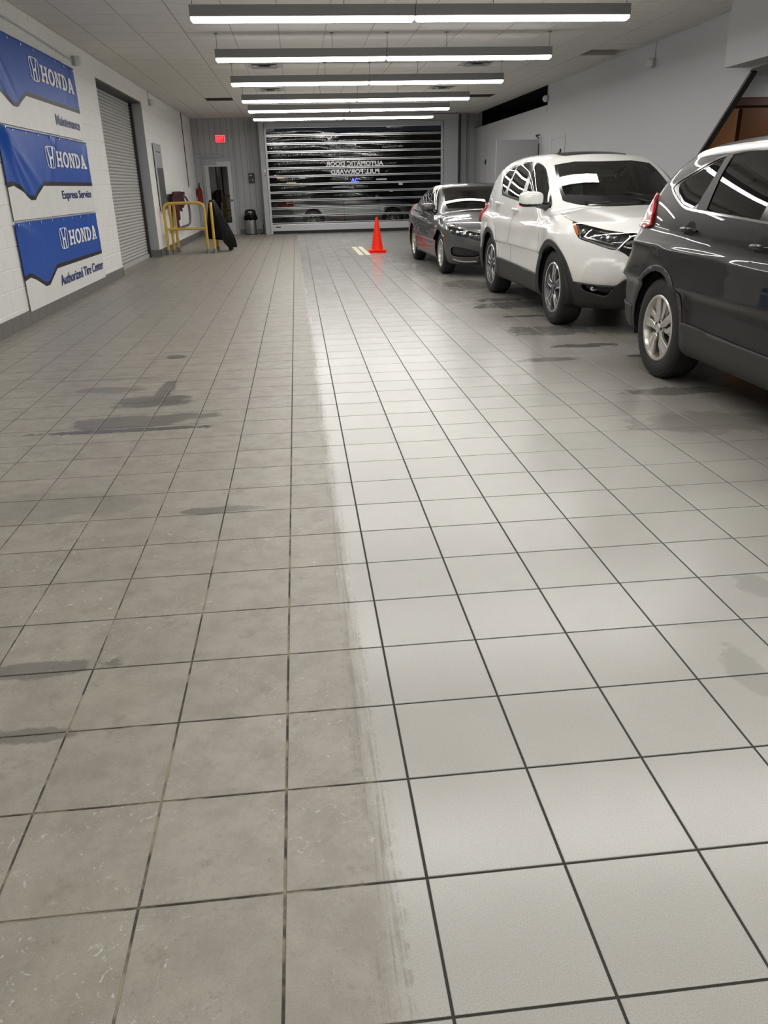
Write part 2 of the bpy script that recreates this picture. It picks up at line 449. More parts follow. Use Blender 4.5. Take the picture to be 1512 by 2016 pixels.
# ------------------------------------------------------------------ roll-up door in the left wall
door1 = tag(O('door_1', MB().box(RDX-.03, RDX-.02, RD0, RD1, 0, RDZ), M['slat']), kind='structure')
prof = [(-.010,0),(.005,.010),(.010,.028),(.005,.046),(-.010,.0555)]
sp = .0585; n_sl = int((RDZ - .10) / sp)
smb = MB()
smb.add([(px_, y_, pz_) for y_ in (RD0+.02-RD0-2.02, RD1-.09-RD0-2.02) for px_, pz_ in prof], [(i, i+1, 6+i, 5+i) for i in range(4)])
slm = mesh_of('slat', smb, M['slat'], smooth=True, angle=80)
for k in range(n_sl): link('slat', slm, door1, (RDX, RD0 + 2.02, .09 + k*sp))
O('bottom_bar', MB().box(RDX-.015, RDX+.03, RD0+.01, RD1-.09, .0, .085), M['slat'], door1, bevel=.006)
O('guide_track', MB().box(RDX-.02, RDX+.06, RD1-.09, RD1-.015, 0, RDZ-.001), M['stair_dark'], door1)
O('guide_track', MB().box(RDX-.02, RDX+.06, RD0+.001, RD0+.03, 0, RDZ-.001), M['stair_dark'], door1)
O('jamb', MB().box(RDX-.02, XL-.003, RD1-.005, RD1+.03, .15, RDZ), M['grey_metal'], door1)
O('header', MB().box(RDX-.02, XL-.03, RD0, RD1, RDZ-.035, RDZ), M['stair_dark'], door1)

O('sill_tile', MB().box(RDX-.02, XL-.001, RD0+.002, RD1-.016, -.003, -.0005), M['tile'], floor)

# ------------------------------------------------------------------ right wall: drywall, clerestory opening, slanted edge
DG0, DG1 = (12.97, 0.0), (9.74, 2.63)             # slanted edge as (Y, z)
poly = [(18.45,0),(18.45,ZC+.1),(9.0,ZC+.1),(9.0,2.655),DG1,DG0]
mb = MB(); mb.prism(poly, lambda u, v, d: (XR+d, u, v), 0, .06)
mb.box(XR, XR+.16, 18.45, YE+.2, 0, 2.97)
wall_right = struct('wall_right', mb, M['drywall'])
O('ledge', MB().box(XR-.012, XR+.18, 18.45, YE, 2.84, 2.975), M['drywall'], wall_right)
mb = MB(); d = Vector((0, DG1[0]-DG0[0], DG1[1]-DG0[1])).normalized(); nrm = Vector((0, -d.z, d.y)) * .035
if nrm.y > 0: nrm = -nrm
a = Vector((0, DG0[0]-.12, .1)); b = Vector((0, DG1[0], DG1[1]-.02))
mb.add([a+Vector((XR-.01,0,0)), b+Vector((XR-.01,0,0)), b+nrm+Vector((XR-.01,0,0)), a+nrm+Vector((XR-.01,0,0)),
        a+Vector((XR+.07,0,0)), b+Vector((XR+.07,0,0)), b+nrm+Vector((XR+.07,0,0)), a+nrm+Vector((XR+.07,0,0))],
       [(0,1,2,3),(4,5,6,7),(0,1,5,4),(1,2,6,5),(2,3,7,6),(3,0,4,7)])
O('edge_trim', mb, M['stair_dark'], wall_right)
# bulkhead below the ceiling
mb = MB(); mb.box(5.65, 10.0, -7.0, 9.86, 2.655, ZC + .1); struct('trim_2', mb, M['drywall'])
# the side room behind the slanted edge and the dark space behind the clerestory
mb = MB(); mb.box(9.9, 10.0, -7, 13.2, 0, 2.655); mb.box(XR+.16, 10.0, 13.05, 13.2, 0, 3.4); mb.box(XR+.16, 10, 9.86, 13.2, 2.72, 2.8)
struct('wall_side_room', mb, M['drywall'])
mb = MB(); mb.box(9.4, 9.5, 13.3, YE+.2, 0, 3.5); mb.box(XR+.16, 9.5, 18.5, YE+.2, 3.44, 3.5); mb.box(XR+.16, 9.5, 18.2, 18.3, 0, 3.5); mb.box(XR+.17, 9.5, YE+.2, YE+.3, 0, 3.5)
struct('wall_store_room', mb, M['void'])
# wall behind the camera
mb = MB(); mb.box(-3.45, 10.0, YB-.2, YB, 0, ZC+.1); struct('wall_front', mb, M['drywall'])

# ------------------------------------------------------------------ end wall of ribbed panels with two openings
PD0, PD1, PDZ = -2.74, -1.80, 2.24                # personnel door incl. frame
AD0, AD1, ADZ = -.72, 4.80, 3.16                  # automatic door
mb = MB()
for (a, b, z0, z1) in [(-3.4, PD0, 0, ZC+.1), (PD1, AD0-.1, 0, ZC+.1), (PD0, PD1, PDZ, ZC+.1), (AD1+.1, XR+.2, 0, ZC+.1), (AD0-.1, AD1+.1, ADZ+.04, ZC+.1)]:
    mb.box(a, b, YE, YE + .2, z0, z1)
wall_back = struct('wall_back', mb, M['grey_panel'])
def rib(mb, x0, x1, z0, z1):
    y = YE; c = .012
    return mb.add([(x0,y,z0),(x0+c,y-.014,z0),(x1-c,y-.014,z0),(x1,y,z0),(x0,y,z1),(x0+c,y-.014,z1),(x1-c,y-.014,z1),(x1,y,z1)], [(0,1,5,4),(1,2,6,5),(2,3,7,6),(4,5,6,7),(0,1,2,3)])
x = XL + .01
while x < XR:
    w = .178
    for (a, b, z0) in ((XL, PD0-.05, 0), (PD0-.05, PD1+.05, PDZ+.05), (PD1+.05, AD0-.12, 0), (AD1+.12, XR, 0)):
        s0, s1 = max(x, a), min(x+w, b)
        if s1 - s0 > .04: O('panel', rib(MB(), s0, s1, z0, ZC), M['grey_panel'], wall_back)
    x += w + .004
O('base_tile', MB().box(PD1+.06, -1.0, YE-.03, YE-.014, 0, .15), M['base_tile'], wall_back)
O('base_tile', MB().box(XL+.02, PD0-.06, YE-.03, YE-.014, 0, .15), M['base_tile'], wall_back)
# columns and beam around the automatic door
mb = MB(); mb.box(-.90, -.745, 25.5, YE-.015, 0, 3.30); c1 = struct('trim_3', mb, M['grey_metal'], bevel=.008)
mb = MB(); mb.box(4.83, 5.28, 25.5, YE-.015, 0, 3.30); struct('trim_4', mb, M['grey_metal'], bevel=.008)
mb = MB(); mb.box(-.90, 5.28, 25.45, YE-.015, 3.19, 3.36); struct('trim_5', mb, M['grey_panel'], bevel=.008)
mb = MB(); mb.box(5.44, 5.62, 25.9, YE-.015, 0, ZC); struct('trim_6', mb, M['grey_panel'], bevel=.008)
O('button_plate', MB().box(-.815, -.765, 25.49, 25.5, 1.82, 1.90), M['white_pl'], c1)
O('button', MB().box(-.80, -.78, 25.485, 25.5, 1.72, 1.75), M['dark'], c1)
# ------------------------------------------------------------------ text
def text_mb(s, bold=.0, mirror=False):
    cu = bpy.data.curves.new('text', 'FONT'); cu.body = s; cu.size = 1.0; cu.offset = bold; cu.resolution_u = 3
    o = bpy.data.objects.new('text', cu); COL.objects.link(o)
    dg = bpy.context.evaluated_depsgraph_get(); me = bpy.data.meshes.new_from_object(o.evaluated_get(dg))
    v = np.array([p.co[:] for p in me.vertices]); f = [tuple(p.vertices) for p in me.polygons]
    bpy.data.objects.remove(o); bpy.data.curves.remove(cu); bpy.data.meshes.remove(me)
    v = v[:, :2]; v = (v - v.min(0)) / (v.max(0) - v.min(0))
    if mirror: v[:, 0] = 1 - v[:, 0]
    return v, f

# ------------------------------------------------------------------ automatic roll door of clear vinyl
def vinyl_mat():
    m = bpy.data.materials.new('clear_vinyl'); t = NT(m)
    tc = t.n('TexCoord').outputs['Object']
    sc = t.n('VectorMath', _operation='MULTIPLY', i0=tc, i1=(.7, 1, 1.3)).outputs[0]
    nrm = t.bump(t.noise(sc, 1.25, .0, .4, .3), .22, .05)
    gl = t.n('BsdfGlossy', Color=rgba((.9,.9,.9)), Roughness=.006, Normal=nrm)
    tr = t.n('BsdfTransparent', Color=rgba((.84,.85,.84)))
    fr = t.n('Fresnel', IOR=1.5)
    mx = t.n('MixShader', Fac=t.math('MULTIPLY_ADD', fr.outputs[0], .5, .0, clamp=True))
    t.t.links.new(tr.outputs[0], mx.inputs[1]); t.t.links.new(gl.outputs[0], mx.inputs[2]); t.out(mx); return m
M['vinyl'] = vinyl_mat()
M['letter_white'] = P('white_lettering', (.93,.93,.93), .5, var=.02)
DY = 25.62
door2 = tag(O('door_2', MB().box(AD0-.02, AD1+.02, DY-.02, DY+.12, 3.05, 3.19), M['grey_metal'], bevel=.01), kind='structure')
zb = [.30 + i*.2308 for i in range(13)]
bm_ = MB(); X0, X1 = AD0 + .03, AD1 - .03
for (z0, z1) in ((-.026, -.010), (.012, .030)): bm_.box(X0, X1, -.012, .012, z0, z1, 0)
bm_.box(X0, X1, -.004, .004, -.010, .012, 1)
barm = mesh_of('bar', bm_, [M['alu'], M['dark']])
for z in zb: link('bar', barm, door2, (0, DY, z))
vm = mesh_of('vinyl_panel', MB().box(X0, X1, -.0015, .0015, 0, 1), M['vinyl'])
edges = [.27] + zb + [3.05]
for a, b in zip(edges[1:-1], edges[2:]):
    o = link('vinyl_panel', vm, door2, (0, DY, a + .03)); o.scale = (1, 1, b - a - .056)
bb = O('bottom_bar', MB().box(X0, X1, DY-.03, DY+.03, .085, .272), M['light_metal'], door2, bevel=.008)
O('seal', MB().box(X0, X1, DY-.018, DY+.018, 0.0, .085), M['dark'], bb)
O('maker_plate', MB().box(-.58, -.42, DY-.033, DY-.03, .19, .225), M['dark'], bb)
O('guide_track', MB().box(AD0-.02, AD0+.045, DY-.05, DY+.06, 0, 3.06), M['light_metal'], door2, bevel=.006)
O('guide_track', MB().box(AD1-.045, AD1+.02, DY-.05, DY+.06, 0, 3.06), M['light_metal'], door2, bevel=.006)
def door_text(s, x0, x1, z0, z1):
    v, f = text_mb(s, .03, True); mb = MB()
    mb.add([(x0 + a*(x1-x0), DY - .004, z0 + b*(z1-z0)) for a, b in v], f)
    O('lettering', mb, M['letter_white'], door2, label='mirrored white lettering on the vinyl')
door_text('AUTOMATIC DOOR', 1.11, 2.92, 1.950, 2.085)
door_text('PULL FORWARD', 1.25, 2.79, 1.720, 1.853)

# ------------------------------------------------------------------ glazed personnel door
def glass_mat(name, tint, extra=.04):
    m = bpy.data.materials.new(name); t = NT(m)
    gl = t.n('BsdfGlossy', Color=rgba((.95,.95,.95)), Roughness=.01); tr = t.n('BsdfTransparent', Color=rgba(tint)); fr = t.n('Fresnel', IOR=1.5)
    mx = t.n('MixShader', Fac=t.math('ADD', fr.outputs[0], extra, clamp=True))
    t.t.links.new(tr.outputs[0], mx.inputs[1]); t.t.links.new(gl.outputs[0], mx.inputs[2]); t.out(mx); return m
M['glass'] = glass_mat('dark_glazing', (.35,.36,.36))
mb = MB(); fy0, fy1 = YE-.03, YE+.12
mb.box(PD0-.02, PD0+.05, fy0, fy1, 0, PDZ); mb.box(PD1-.05, PD1+.02, fy0, fy1, 0, PDZ); mb.box(PD0+.05, PD1-.05, fy0, fy1, PDZ-.06, PDZ)
door3 = tag(O('door_3', mb, M['grey_metal'], bevel=.005), kind='structure')
lx0, lx1 = PD0 + .055, PD1 - .055; gx0, gx1, gz0, gz1 = lx0 + .12, lx1 - .12, .36, 2.02
mb = MB(); ly0, ly1 = YE - .005, YE + .04
mb.box(lx0, gx0, ly0, ly1, .01, PDZ-.065); mb.box(gx1, lx1, ly0, ly1, .01, PDZ-.065); mb.box(gx0, gx1, ly0, ly1, .01, gz0); mb.box(gx0, gx1, ly0, ly1, gz1, PDZ-.065)
leaf = O('door_leaf', mb, M['light_metal'], door3)
O('pane', MB().box(gx0, gx1, YE+.015, YE+.02, gz0, gz1), M['glass'], leaf)
mb = MB(); mb.tube([(lx1-.06, ly0, 1.03), (lx1-.06, ly0-.06, 1.03)], .016, 10); mb.tube([(lx1-.06, ly0-.055, 1.03), (lx1-.17, ly0-.055, 1.02)], .012, 10); mb.lathe([(0,.008),(.034,.008),(.034,0)], (lx1-.06, ly0-.008, 1.03), 1, 16)
O('door_handle', mb, M['steel'], leaf, smooth=True)
mb = MB(); mb.box(lx0+.03, lx0+.38, ly0-.05, ly0, PDZ-.16, PDZ-.09); O('door_closer', mb, M['grey_metal'], leaf, bevel=.006)
O('drip_cap', MB().box(PD0-.12, PD1-.35, YE-.09, YE-.015, PDZ+.06, PDZ+.11), M['grey_metal'], door3, bevel=.005)
O('threshold', MB().box(lx0, lx1, YE-.05, YE+.1, 0, .009), M['grey_metal'], door3)

# ------------------------------------------------------------------ doors in the right wall
def wall_door(name, y0, y1, z1, handle_y):
    mb = MB(); x = XR
    mb.box(x-.015, x, y0-.05, y0, 0, z1+.05); mb.box(x-.015, x, y1, y1+.05, 0, z1+.05); mb.box(x-.015, x, y0, y1, z1, z1+.05)
    d = tag(O(name, mb, M['drywall'], bevel=.003), kind='structure')
    lf = O('door_leaf', MB().box(x-.008, x, y0+.005, y1-.005, .01, z1-.005), M['drywall'], d)
    O('door_handle', MB().box(x-.035, x-.008, handle_y-.02, handle_y+.02, 1.88, 2.02).box(x-.05, x-.03, handle_y-.02, handle_y+.07, 1.94, 1.965), M['dark'], lf)
    return d
wall_door('door_4', 17.05, 17.95, 2.24, 17.25)
wall_door('door_5', 21.0, 21.9, 2.26, 21.2)
wall_door('door_6', 24.3, 25.2, 2.26, 24.5)
# a door leaf standing open at right angles to the wall
mb = MB(); d7 = tag(O('door_7', MB().box(XR-.03, XR, 18.78, 18.84, 0, 2.34).box(XR-.03, XR, 19.76, 19.82, 0, 2.34).box(XR-.03, XR, 18.84, 19.76, 2.29, 2.34), M['drywall']), kind='structure')
dl = O('door_leaf', MB().box(XR-1.06, XR-.04, 18.86, 18.905, .012, 2.29), M['grey_panel'], d7, bevel=.003)
O('closer_arm', MB().bar((XR-.05, 18.85, 2.31), (XR-.13, 18.82, 2.37), .02, .02).bar((XR-.13, 18.82, 2.37), (XR-.04, 18.80, 2.38), .03, .03), M['dark'], dl)
O('hinge', MB().box(XR-.05, XR-.03, 18.845, 18.86, 1.9, 2.2), M['dark'], dl)
O('hinge', MB().box(XR-.05, XR-.03, 18.845, 18.86, 1.3, 1.45), M['dark'], dl)
# ------------------------------------------------------------------ pendant strip lights
LX0, LX1, LZ = -.89, 3.96, 3.032
def make_light():
    t = thing('strip_light', '', 'light', (0, 0, LZ), group='pendant strip lights across the ceiling')
    h = .055
    for (a, b) in ((LX0, (LX0+LX1)/2 - .006), ((LX0+LX1)/2 + .006, LX1)):
        o = O('housing', MB().box(a, b, -h, h, .040, .150), M['fixture'], t, bevel=.004, seg=1)
        mb = MB(); a_, b_, hh = a+.004, b-.004, h-.004
        mb.add([(a_+.02,-hh+.008,-.006),(b_-.02,-hh+.008,-.006),(b_-.02,hh-.008,-.006),(a_+.02,hh-.008,-.006)], [(0,3,2,1)], 0)
        lo = [(a_+.02,-hh+.008,-.006),(b_-.02,-hh+.008,-.006),(b_-.02,hh-.008,-.006),(a_+.02,hh-.008,-.006)]; md = [(a_,-hh,.010),(b_,-hh,.010),(b_,hh,.010),(a_,hh,.010)]; hi = [(x_,y_,.040) for x_,y_,_ in md]
        mb.add(lo+md+hi, [(i,(i+1)%4,4+(i+1)%4,4+i) for i in range(4)]+[(4+i,4+(i+1)%4,8+(i+1)%4,8+i) for i in range(4)], 1); O('diffuser', mb, [M['lens'], M['lens_side']], o)
        O('end_cap', MB().box(a-.002, a+.008, -h-.001, h+.001, .038, .152), M['fixture'], o)
        O('end_cap', MB().box(b-.008, b+.002, -h-.001, h+.001, .038, .152), M['fixture'], o)
    for x in (LX0 + .03, LX0 + 1.65, LX0 + 2.44, LX0 + 3.3, LX1 - .03):
        mb = MB(); mb.tube([(x, 0, .149), (x, 0, ZC - LZ - .001)], .004, 6); mb.lathe([(0,-.012),(.03,-.012),(.03,0)], (x, 0, ZC - LZ - .001), 2, 12); O('cable', mb, M['fixture'], t)
    return t
light0 = make_light()
ORD = ['first', 'second', 'third', 'fourth', 'fifth', 'sixth', 'seventh', 'eighth', 'ninth']
for k, y in enumerate([22.35, 19.95, 17.6, 14.65, 11.8, 8.92, 6.05, 3.2, .35, -2.5]):
    o = light0 if k == 0 else copy_tree(light0)
    o.location = (0, y, LZ)
    o['label'] = ('pendant strip light, first in its row counted from the clear vinyl door' if k == 0 else
                  'pendant strip light, %s in its row counted from the clear vinyl door' % (ORD + ['tenth'])[k])

# ------------------------------------------------------------------ ceiling vents, grilles, missing tile
VL = ['square ceiling air diffuser left of the third last strip light, nearer the banners', '', '', '']
def vent(c, label):
    x0, x1, y0, y1 = cell_rect(c); cx, cy = (x0+x1)/2, (y0+y1)/2
    t = thing('air_diffuser', label, 'vent', (cx, cy, ZC), group='ceiling air diffusers')
    hx, hy = (x1-x0)/2 - .012, (y1-y0)/2 - .012
    for k, (a, b, z) in enumerate(((1.0, .80, .0), (.72, .50, -.012), (.40, .0, -.022))):
        mb = MB()
        o4 = [(-hx*a,-hy*a), (hx*a,-hy*a), (hx*a,hy*a), (-hx*a,hy*a)]; i4 = [(-hx*b,-hy*b), (hx*b,-hy*b), (hx*b,hy*b), (-hx*b,hy*b)]
        mb.add([(u, v, z) for u, v in o4] + [(u, v, z + .045) for u, v in i4], [(i, (i+1) % 4, 4+(i+1) % 4, 4+i) for i in range(4)] + [(4,5,6,7)])
        O('frame' if k == 0 else 'louver_ring', mb, M['fixture'] if k else M['ceil_tile'], t)
    O('throat', MB().box(-hx*.85, hx*.85, -hy*.85, hy*.85, .055, .06), M['void'], t)
for c, lb in zip(vent_c, ['square ceiling air diffuser between fourth and third strip lights, banner side',
                          'square ceiling air diffuser between third and second strip lights, banner side',
                          'square ceiling air diffuser between fourth and third strip lights, car side',
                          'square ceiling air diffuser between third and second strip lights, car side']): vent(c, lb)
def grille(c, label):
    x0, x1, y0, y1 = cell_rect(c); cx, cy = (x0+x1)/2, (y0+y1)/2
    t = thing('return_grille', label, 'vent', (cx, cy, ZC), group='dark return air grilles')
    hx, hy = (x1-x0)/2 - .005, (y1-y0)/2 - .005
    mb = MB(); mb.box(-hx, hx, -hy, -hy+.03, -.004, .01); mb.box(-hx, hx, hy-.03, hy, -.004, .01); mb.box(-hx, -hx+.03, -hy, hy, -.004, .01); mb.box(hx-.03, hx, -hy, hy, -.004, .01)
    O('frame', mb, M['stair_dark'], t)
    sl = mesh_of('slat', MB().bar((-hx+.03, 0, .006), (hx-.03, 0, .006), .004, .03), M['stair_dark'])
    for k in range(9): o = link('slat', sl, t, (0, -hy + .06 + k*(2*hy-.12)/8, 0)); o.rotation_euler = (.6, 0, 0)
    O('backing', MB().box(-hx, hx, -hy, hy, .03, .035), M['void'], t)
grille(grille_c[0], 'dark louvred ceiling grille past the banner-side end of the strip lights')
grille(grille_c[1], 'dark louvred ceiling grille past the car-side end of the strip lights')
x0, x1, y0, y1 = cell_rect(hole_c)
mb = MB()
for (a, b, c, d) in ((x0, x0+.01, y0, y1), (x1-.01, x1, y0, y1), (x0+.01, x1-.01, y0, y0+.01), (x0+.01, x1-.01, y1-.01, y1)): mb.box(a, b, c, d, ZC+.002, ZC+.3)
O('opening_rim', mb, M['ceil_bar'], ceiling)

# ------------------------------------------------------------------ round alarm devices on the walls
def device(wall, y, z, path, label):
    s = 1 if wall == 'left' else -1; x = XL if wall == 'left' else XR
    t = thing('wall_sensor', label, 'sensor', (x, y, z), group='white dome sensors on the walls')
    O('back_box', MB().box(min(0, s*.05), max(0, s*.05), -.055, .055, -.06, .06), M['grey_metal'], t, bevel=.004)
    mb = MB(); pf = [(.0, .13), (.03, .126), (.058, .105), (.07, .08), (.07, .05)]
    mb.lathe([(r, s*h) for r, h in pf], (0, 0, 0), 0, 20); O('dome', mb, M['white_pl'], t, smooth=True, angle=60)
    O('conduit', MB().tube([(s*.012, py-y, pz-z) for py, pz in path], .010, 8), M['drywall'], t, smooth=True)
device('left', 12.33, 3.13, [(12.27, 3.13), (10, 3.17), (8, 3.20), (5, 3.22)], 'white dome sensor with long horizontal conduit above the topmost banner')
device('left', 18.72, 3.16, [(18.68, 3.22), (18.62, 3.37)], 'white dome sensor on the wall just past the ribbed roll-up door')
device('right', 12.76, 3.08, [(12.74, 3.14), (12.74, 3.37)], 'white dome sensor with vertical conduit high on wall near the missing ceiling tile')
device('right', 18.42, 3.10, [(18.42, 3.16), (18.42, 3.37)], 'white dome sensor at the corner where the wall opens below the ceiling')

# ------------------------------------------------------------------ banners
def banner_mat(name, col, rough=.42):
    m = bpy.data.materials.new(name); t = NT(m); tc = t.n('TexCoord').outputs['Object']
    nz = t.noise(tc, 3.0, 3.0)
    c = t.mix(nz, tuple(v*.92 for v in col), tuple(min(1, v*1.06) for v in col))
    b = t.n('BsdfPrincipled', Base__Color=c, Roughness=rough)
    b.inputs['Specular IOR Level'].default_value = .25
    st = t.n('VectorMath', _operation='MULTIPLY', i0=tc, i1=(1, 1, .35)).outputs[0]
    t.set(b, 'Normal', t.bump(t.noise(st, 4.5, 2.0, .5, .8), .3, .02)); t.out(b); return m
M['b_blue'] = banner_mat('banner_blue', (.010, .088, .46)); M['b_white'] = banner_mat('banner_white', (.86, .86, .85)); M['b_black'] = banner_mat('banner_black', (.02, .018, .018))
M['b_navy'] = banner_mat('banner_navy', (.02, .045, .19))
SU = [0, .2, .38, .72, .88, 1.3, 3.9]; SV = [.385, .405, .365, .25, .25, .405, .405]
def ellipse_ring(cx, cy, rx, ry, qx, qy, n=20, a0=0.0, a1=2*math.pi):
    out = []
    for i in range(n):
        a, b = a0 + (a1-a0)*i/n, a0 + (a1-a0)*(i+1)/n
        out.append([(cx+rx*math.cos(a), cy+ry*math.sin(a)), (cx+rx*math.cos(b), cy+ry*math.sin(b)), (cx+qx*math.cos(b), cy+qy*math.sin(b)), (cx+qx*math.cos(a), cy+qy*math.sin(a))])
    return out
def R_(x0, x1, y0, y1): return [(x0, y0), (x1, y0), (x1, y1), (x0, y1)]
SLAB = {
 'H': [R_(.10,.32,0,1), R_(.68,.90,0,1), R_(.30,.70,.40,.58), R_(.0,.42,0,.15), R_(.58,1,0,.15), R_(.0,.42,.85,1), R_(.58,1,.85,1)],
 'O': ellipse_ring(.5, .5, .5, .52, .24, .34, 24),
 'N': [R_(.08,.27,0,1), R_(.70,.88,0,1), [(.10,1),(.36,1),(.88,0),(.64,0)], R_(0,.38,0,.15), R_(0,.3,.85,1), R_(.58,1,.85,1)],
 'D': [R_(.10,.32,0,1), R_(0,.36,0,.15), R_(0,.36,.85,1)] + ellipse_ring(.34, .5, .64, .5, .36, .33, 14, -math.pi/2, math.pi/2) + [R_(.3,.36,0,.17), R_(.3,.36,.83,1)],
 'A': [[(.36,1),(.62,1),(.30,0),(.10,0)], [(.40,1),(.64,1),(.92,0),(.68,0)], R_(.28,.74,.24,.40), R_(0,.40,0,.15), R_(.60,1,0,.15)],
}
def word_polys(w):
    out = []; n = len(w)
    for i, ch in enumerate(w):
        for pl in SLAB[ch]: out.append([((i + .03 + .94*u)/n, v) for u, v in pl])
    return out
def emblem_polys():
    out = []
    def rr(sx, sy, k=40):                       # rounded outline, a little wider at the top
        r = []
        for i in range(k):
            a = 2*math.pi*i/k; c, s = math.cos(a), math.sin(a)
            x = math.copysign(abs(c)**.45, c); y = math.copysign(abs(s)**.35, s)
            r.append((.5 + .5*sx*x*(1 + .10*y), .5 + .5*sy*y))
        return r
    A, B = rr(1, 1), rr(.88, .93)
    for i in range(40): j = (i+1) % 40; out.append([A[i], A[j], B[j], B[i]])
    for s in (-1, 1):
        f = lambda x, y: (.5 + s*(.5 - x), y)
        out.append([f(.16,.96), f(.30,.96), f(.40,.52), f(.30,.50)]); out.append([f(.26,.04), f(.40,.04), f(.42,.52), f(.30,.52)])
    out.append([(.40,.42),(.60,.42),(.62,.54),(.38,.54)])
    return out
def split_words(v, f, n):
    it = sorted((min(v[i][0] for i in fc), max(v[i][0] for i in fc), k) for k, fc in enumerate(f))
    gaps = []; hi = it[0][1]
    for a, b, k in it[1:]:
        if a > hi: gaps.append((a-hi, (a+hi)/2))
        hi = max(hi, b)
    cuts = sorted(g[1] for g in sorted(gaps)[::-1][:n-1])
    out = [[] for _ in range(n)]
    for a, b, k in it: out[sum(1 for c in cuts if a > c)].append(f[k])
    return out
def make_banner(label, y0, y1, z0, z1, tx, txt, tb, folds, skew=0.0):
    W, H = y1 - y0, z1 - z0
    t = thing('banner', label, 'banner', (XL, y0, z0), group='blue and white banners on the block wall')
    def dep(u, v):
        d = .022 + .010*math.sin(u*2.1 + v*3) * (v/H) * .6
        for (u0, v0, u1, v1, a, w) in folds:
            L = math.hypot(u1-u0, v1-v0); tt = ((u-u0)*(u1-u0) + (v-v0)*(v1-v0))/L/L
            q = abs((u-u0)*(v1-v0) - (v-v0)*(u1-u0))/L
            fall = max(0, min(1, 1.15 - tt)) * max(0, min(1, (tt + .15)*5))
            d += a * math.exp(-(q/w)**2) * fall
        return max(d, .008)
    def S(u, v, off=0.0): return (dep(u, v) + off, u + skew*(v/H), v)
    nu = 110; us = [W*i/nu for i in range(nu+1)]
    up = [float(np.interp(u, SU, SV)) for u in us]
    def strip(lo, hi, k): return [[S(u, lo[i] + (hi[i]-lo[i])*j/k) for j in range(k+1)] for i, u in enumerate(us)]
    lo_ = [a - .05 for a in up]; zero = [0.0]*(nu+1); top = [H]*(nu+1)
    O('white_field', MB().grid(strip(zero, lo_, 10)), M['b_white'], t, smooth=True, angle=180)
    O('black_stripe', MB().grid(strip(lo_, up, 2)), M['b_black'], t, smooth=True, angle=180)
    O('blue_field', MB().grid(strip(up, top, 18)), M['b_blue'], t, smooth=True, angle=180)
    def put(name, polys, box, mat, k=.05):
        bm = bmesh.new(); a0, a1, b0, b1 = box
        for pl in polys:
            try: bm.faces.new([bm.verts.new((a0 + u*(a1-a0), b0 + v*(b1-b0), 0)) for u, v in pl])
            except ValueError: pass
        bmesh.ops.triangulate(bm, faces=bm.faces)
        for _ in range(4):
            es = [e for e in bm.edges if e.calc_length() > k]
            if not es: break
            bmesh.ops.subdivide_edges(bm, edges=es, cuts=1); bmesh.ops.triangulate(bm, faces=bm.faces)
        bm.verts.ensure_lookup_table(); bm.verts.index_update(); mb = MB()
        mb.add([S(v.co.x, v.co.y, .006) for v in bm.verts], [tuple(v.index for v in f.verts) for f in bm.faces]); bm.free()
        return O(name, mb, mat, t, smooth=True, angle=180)
    put('emblem', emblem_polys(), (1.63, 1.98, .56, .82), M['letter_white'])
    put('lettering', word_polys('HONDA'), (2.04, 3.57, .585, .775), M['letter_white'])
    v, f = text_mb(txt, .022)
    for wf in split_words(v, f, len(txt.split())): put('small_lettering', [[tuple(v[i]) for i in fc] for fc in wf], tb, M['b_navy'])
    hem = MB(); hem.tube([S(W*i/30, H-.006, .002) for i in range(31)], .007, 6); O('hem', hem, M['b_blue'], t)
    gm = MB()
    for i in range(9): p = S(W*(i+.15)/8.3, H-.03, .004); gm.lathe([(.008,-.002),(.016,.002),(.008,.004)], p, 0, 10)
    O('grommets', gm, M['alu'], t, kind='stuff')
Y0 = 8.46
make_banner('topmost blue banner whose small lettering reads Maintenance', Y0-.02, Y0+3.76, 2.08, 3.015, 0, 'Maintenance', (2.40, 3.62, .125, .25),
            [(.1,.95,1.0,.2,.035,.07),(.05,.8,.9,.1,.03,.06),(3.0,.95,3.15,.2,.012,.09),(3.6,.9,3.4,.3,.016,.08)])
make_banner('middle blue banner whose small lettering reads Express Service', Y0+.02, Y0+3.82, 1.105, 2.055, 0, 'Express Service', (2.06, 3.62, .165, .30),
            [(.06,.9,.9,.2,.038,.06),(.05,.92,.6,.1,.03,.06),(.06,.95,1.3,.3,.03,.07),(2.1,.93,1.5,.3,.02,.08),(3.75,.93,3.3,.1,.018,.09),(1.9,.93,2.1,.8,.012,.07)])
make_banner('lowest blue banner whose small lettering reads Authorized Tire Center', Y0, Y0+3.77, .135, 1.085, 0, 'Authorized Tire Center', (1.34, 3.70, .135, .265),
            [(.05,.93,.9,.7,.02,.06),(3.7,.93,3.3,.5,.012,.08),(2.2,.93,2.3,.8,.01,.07)])

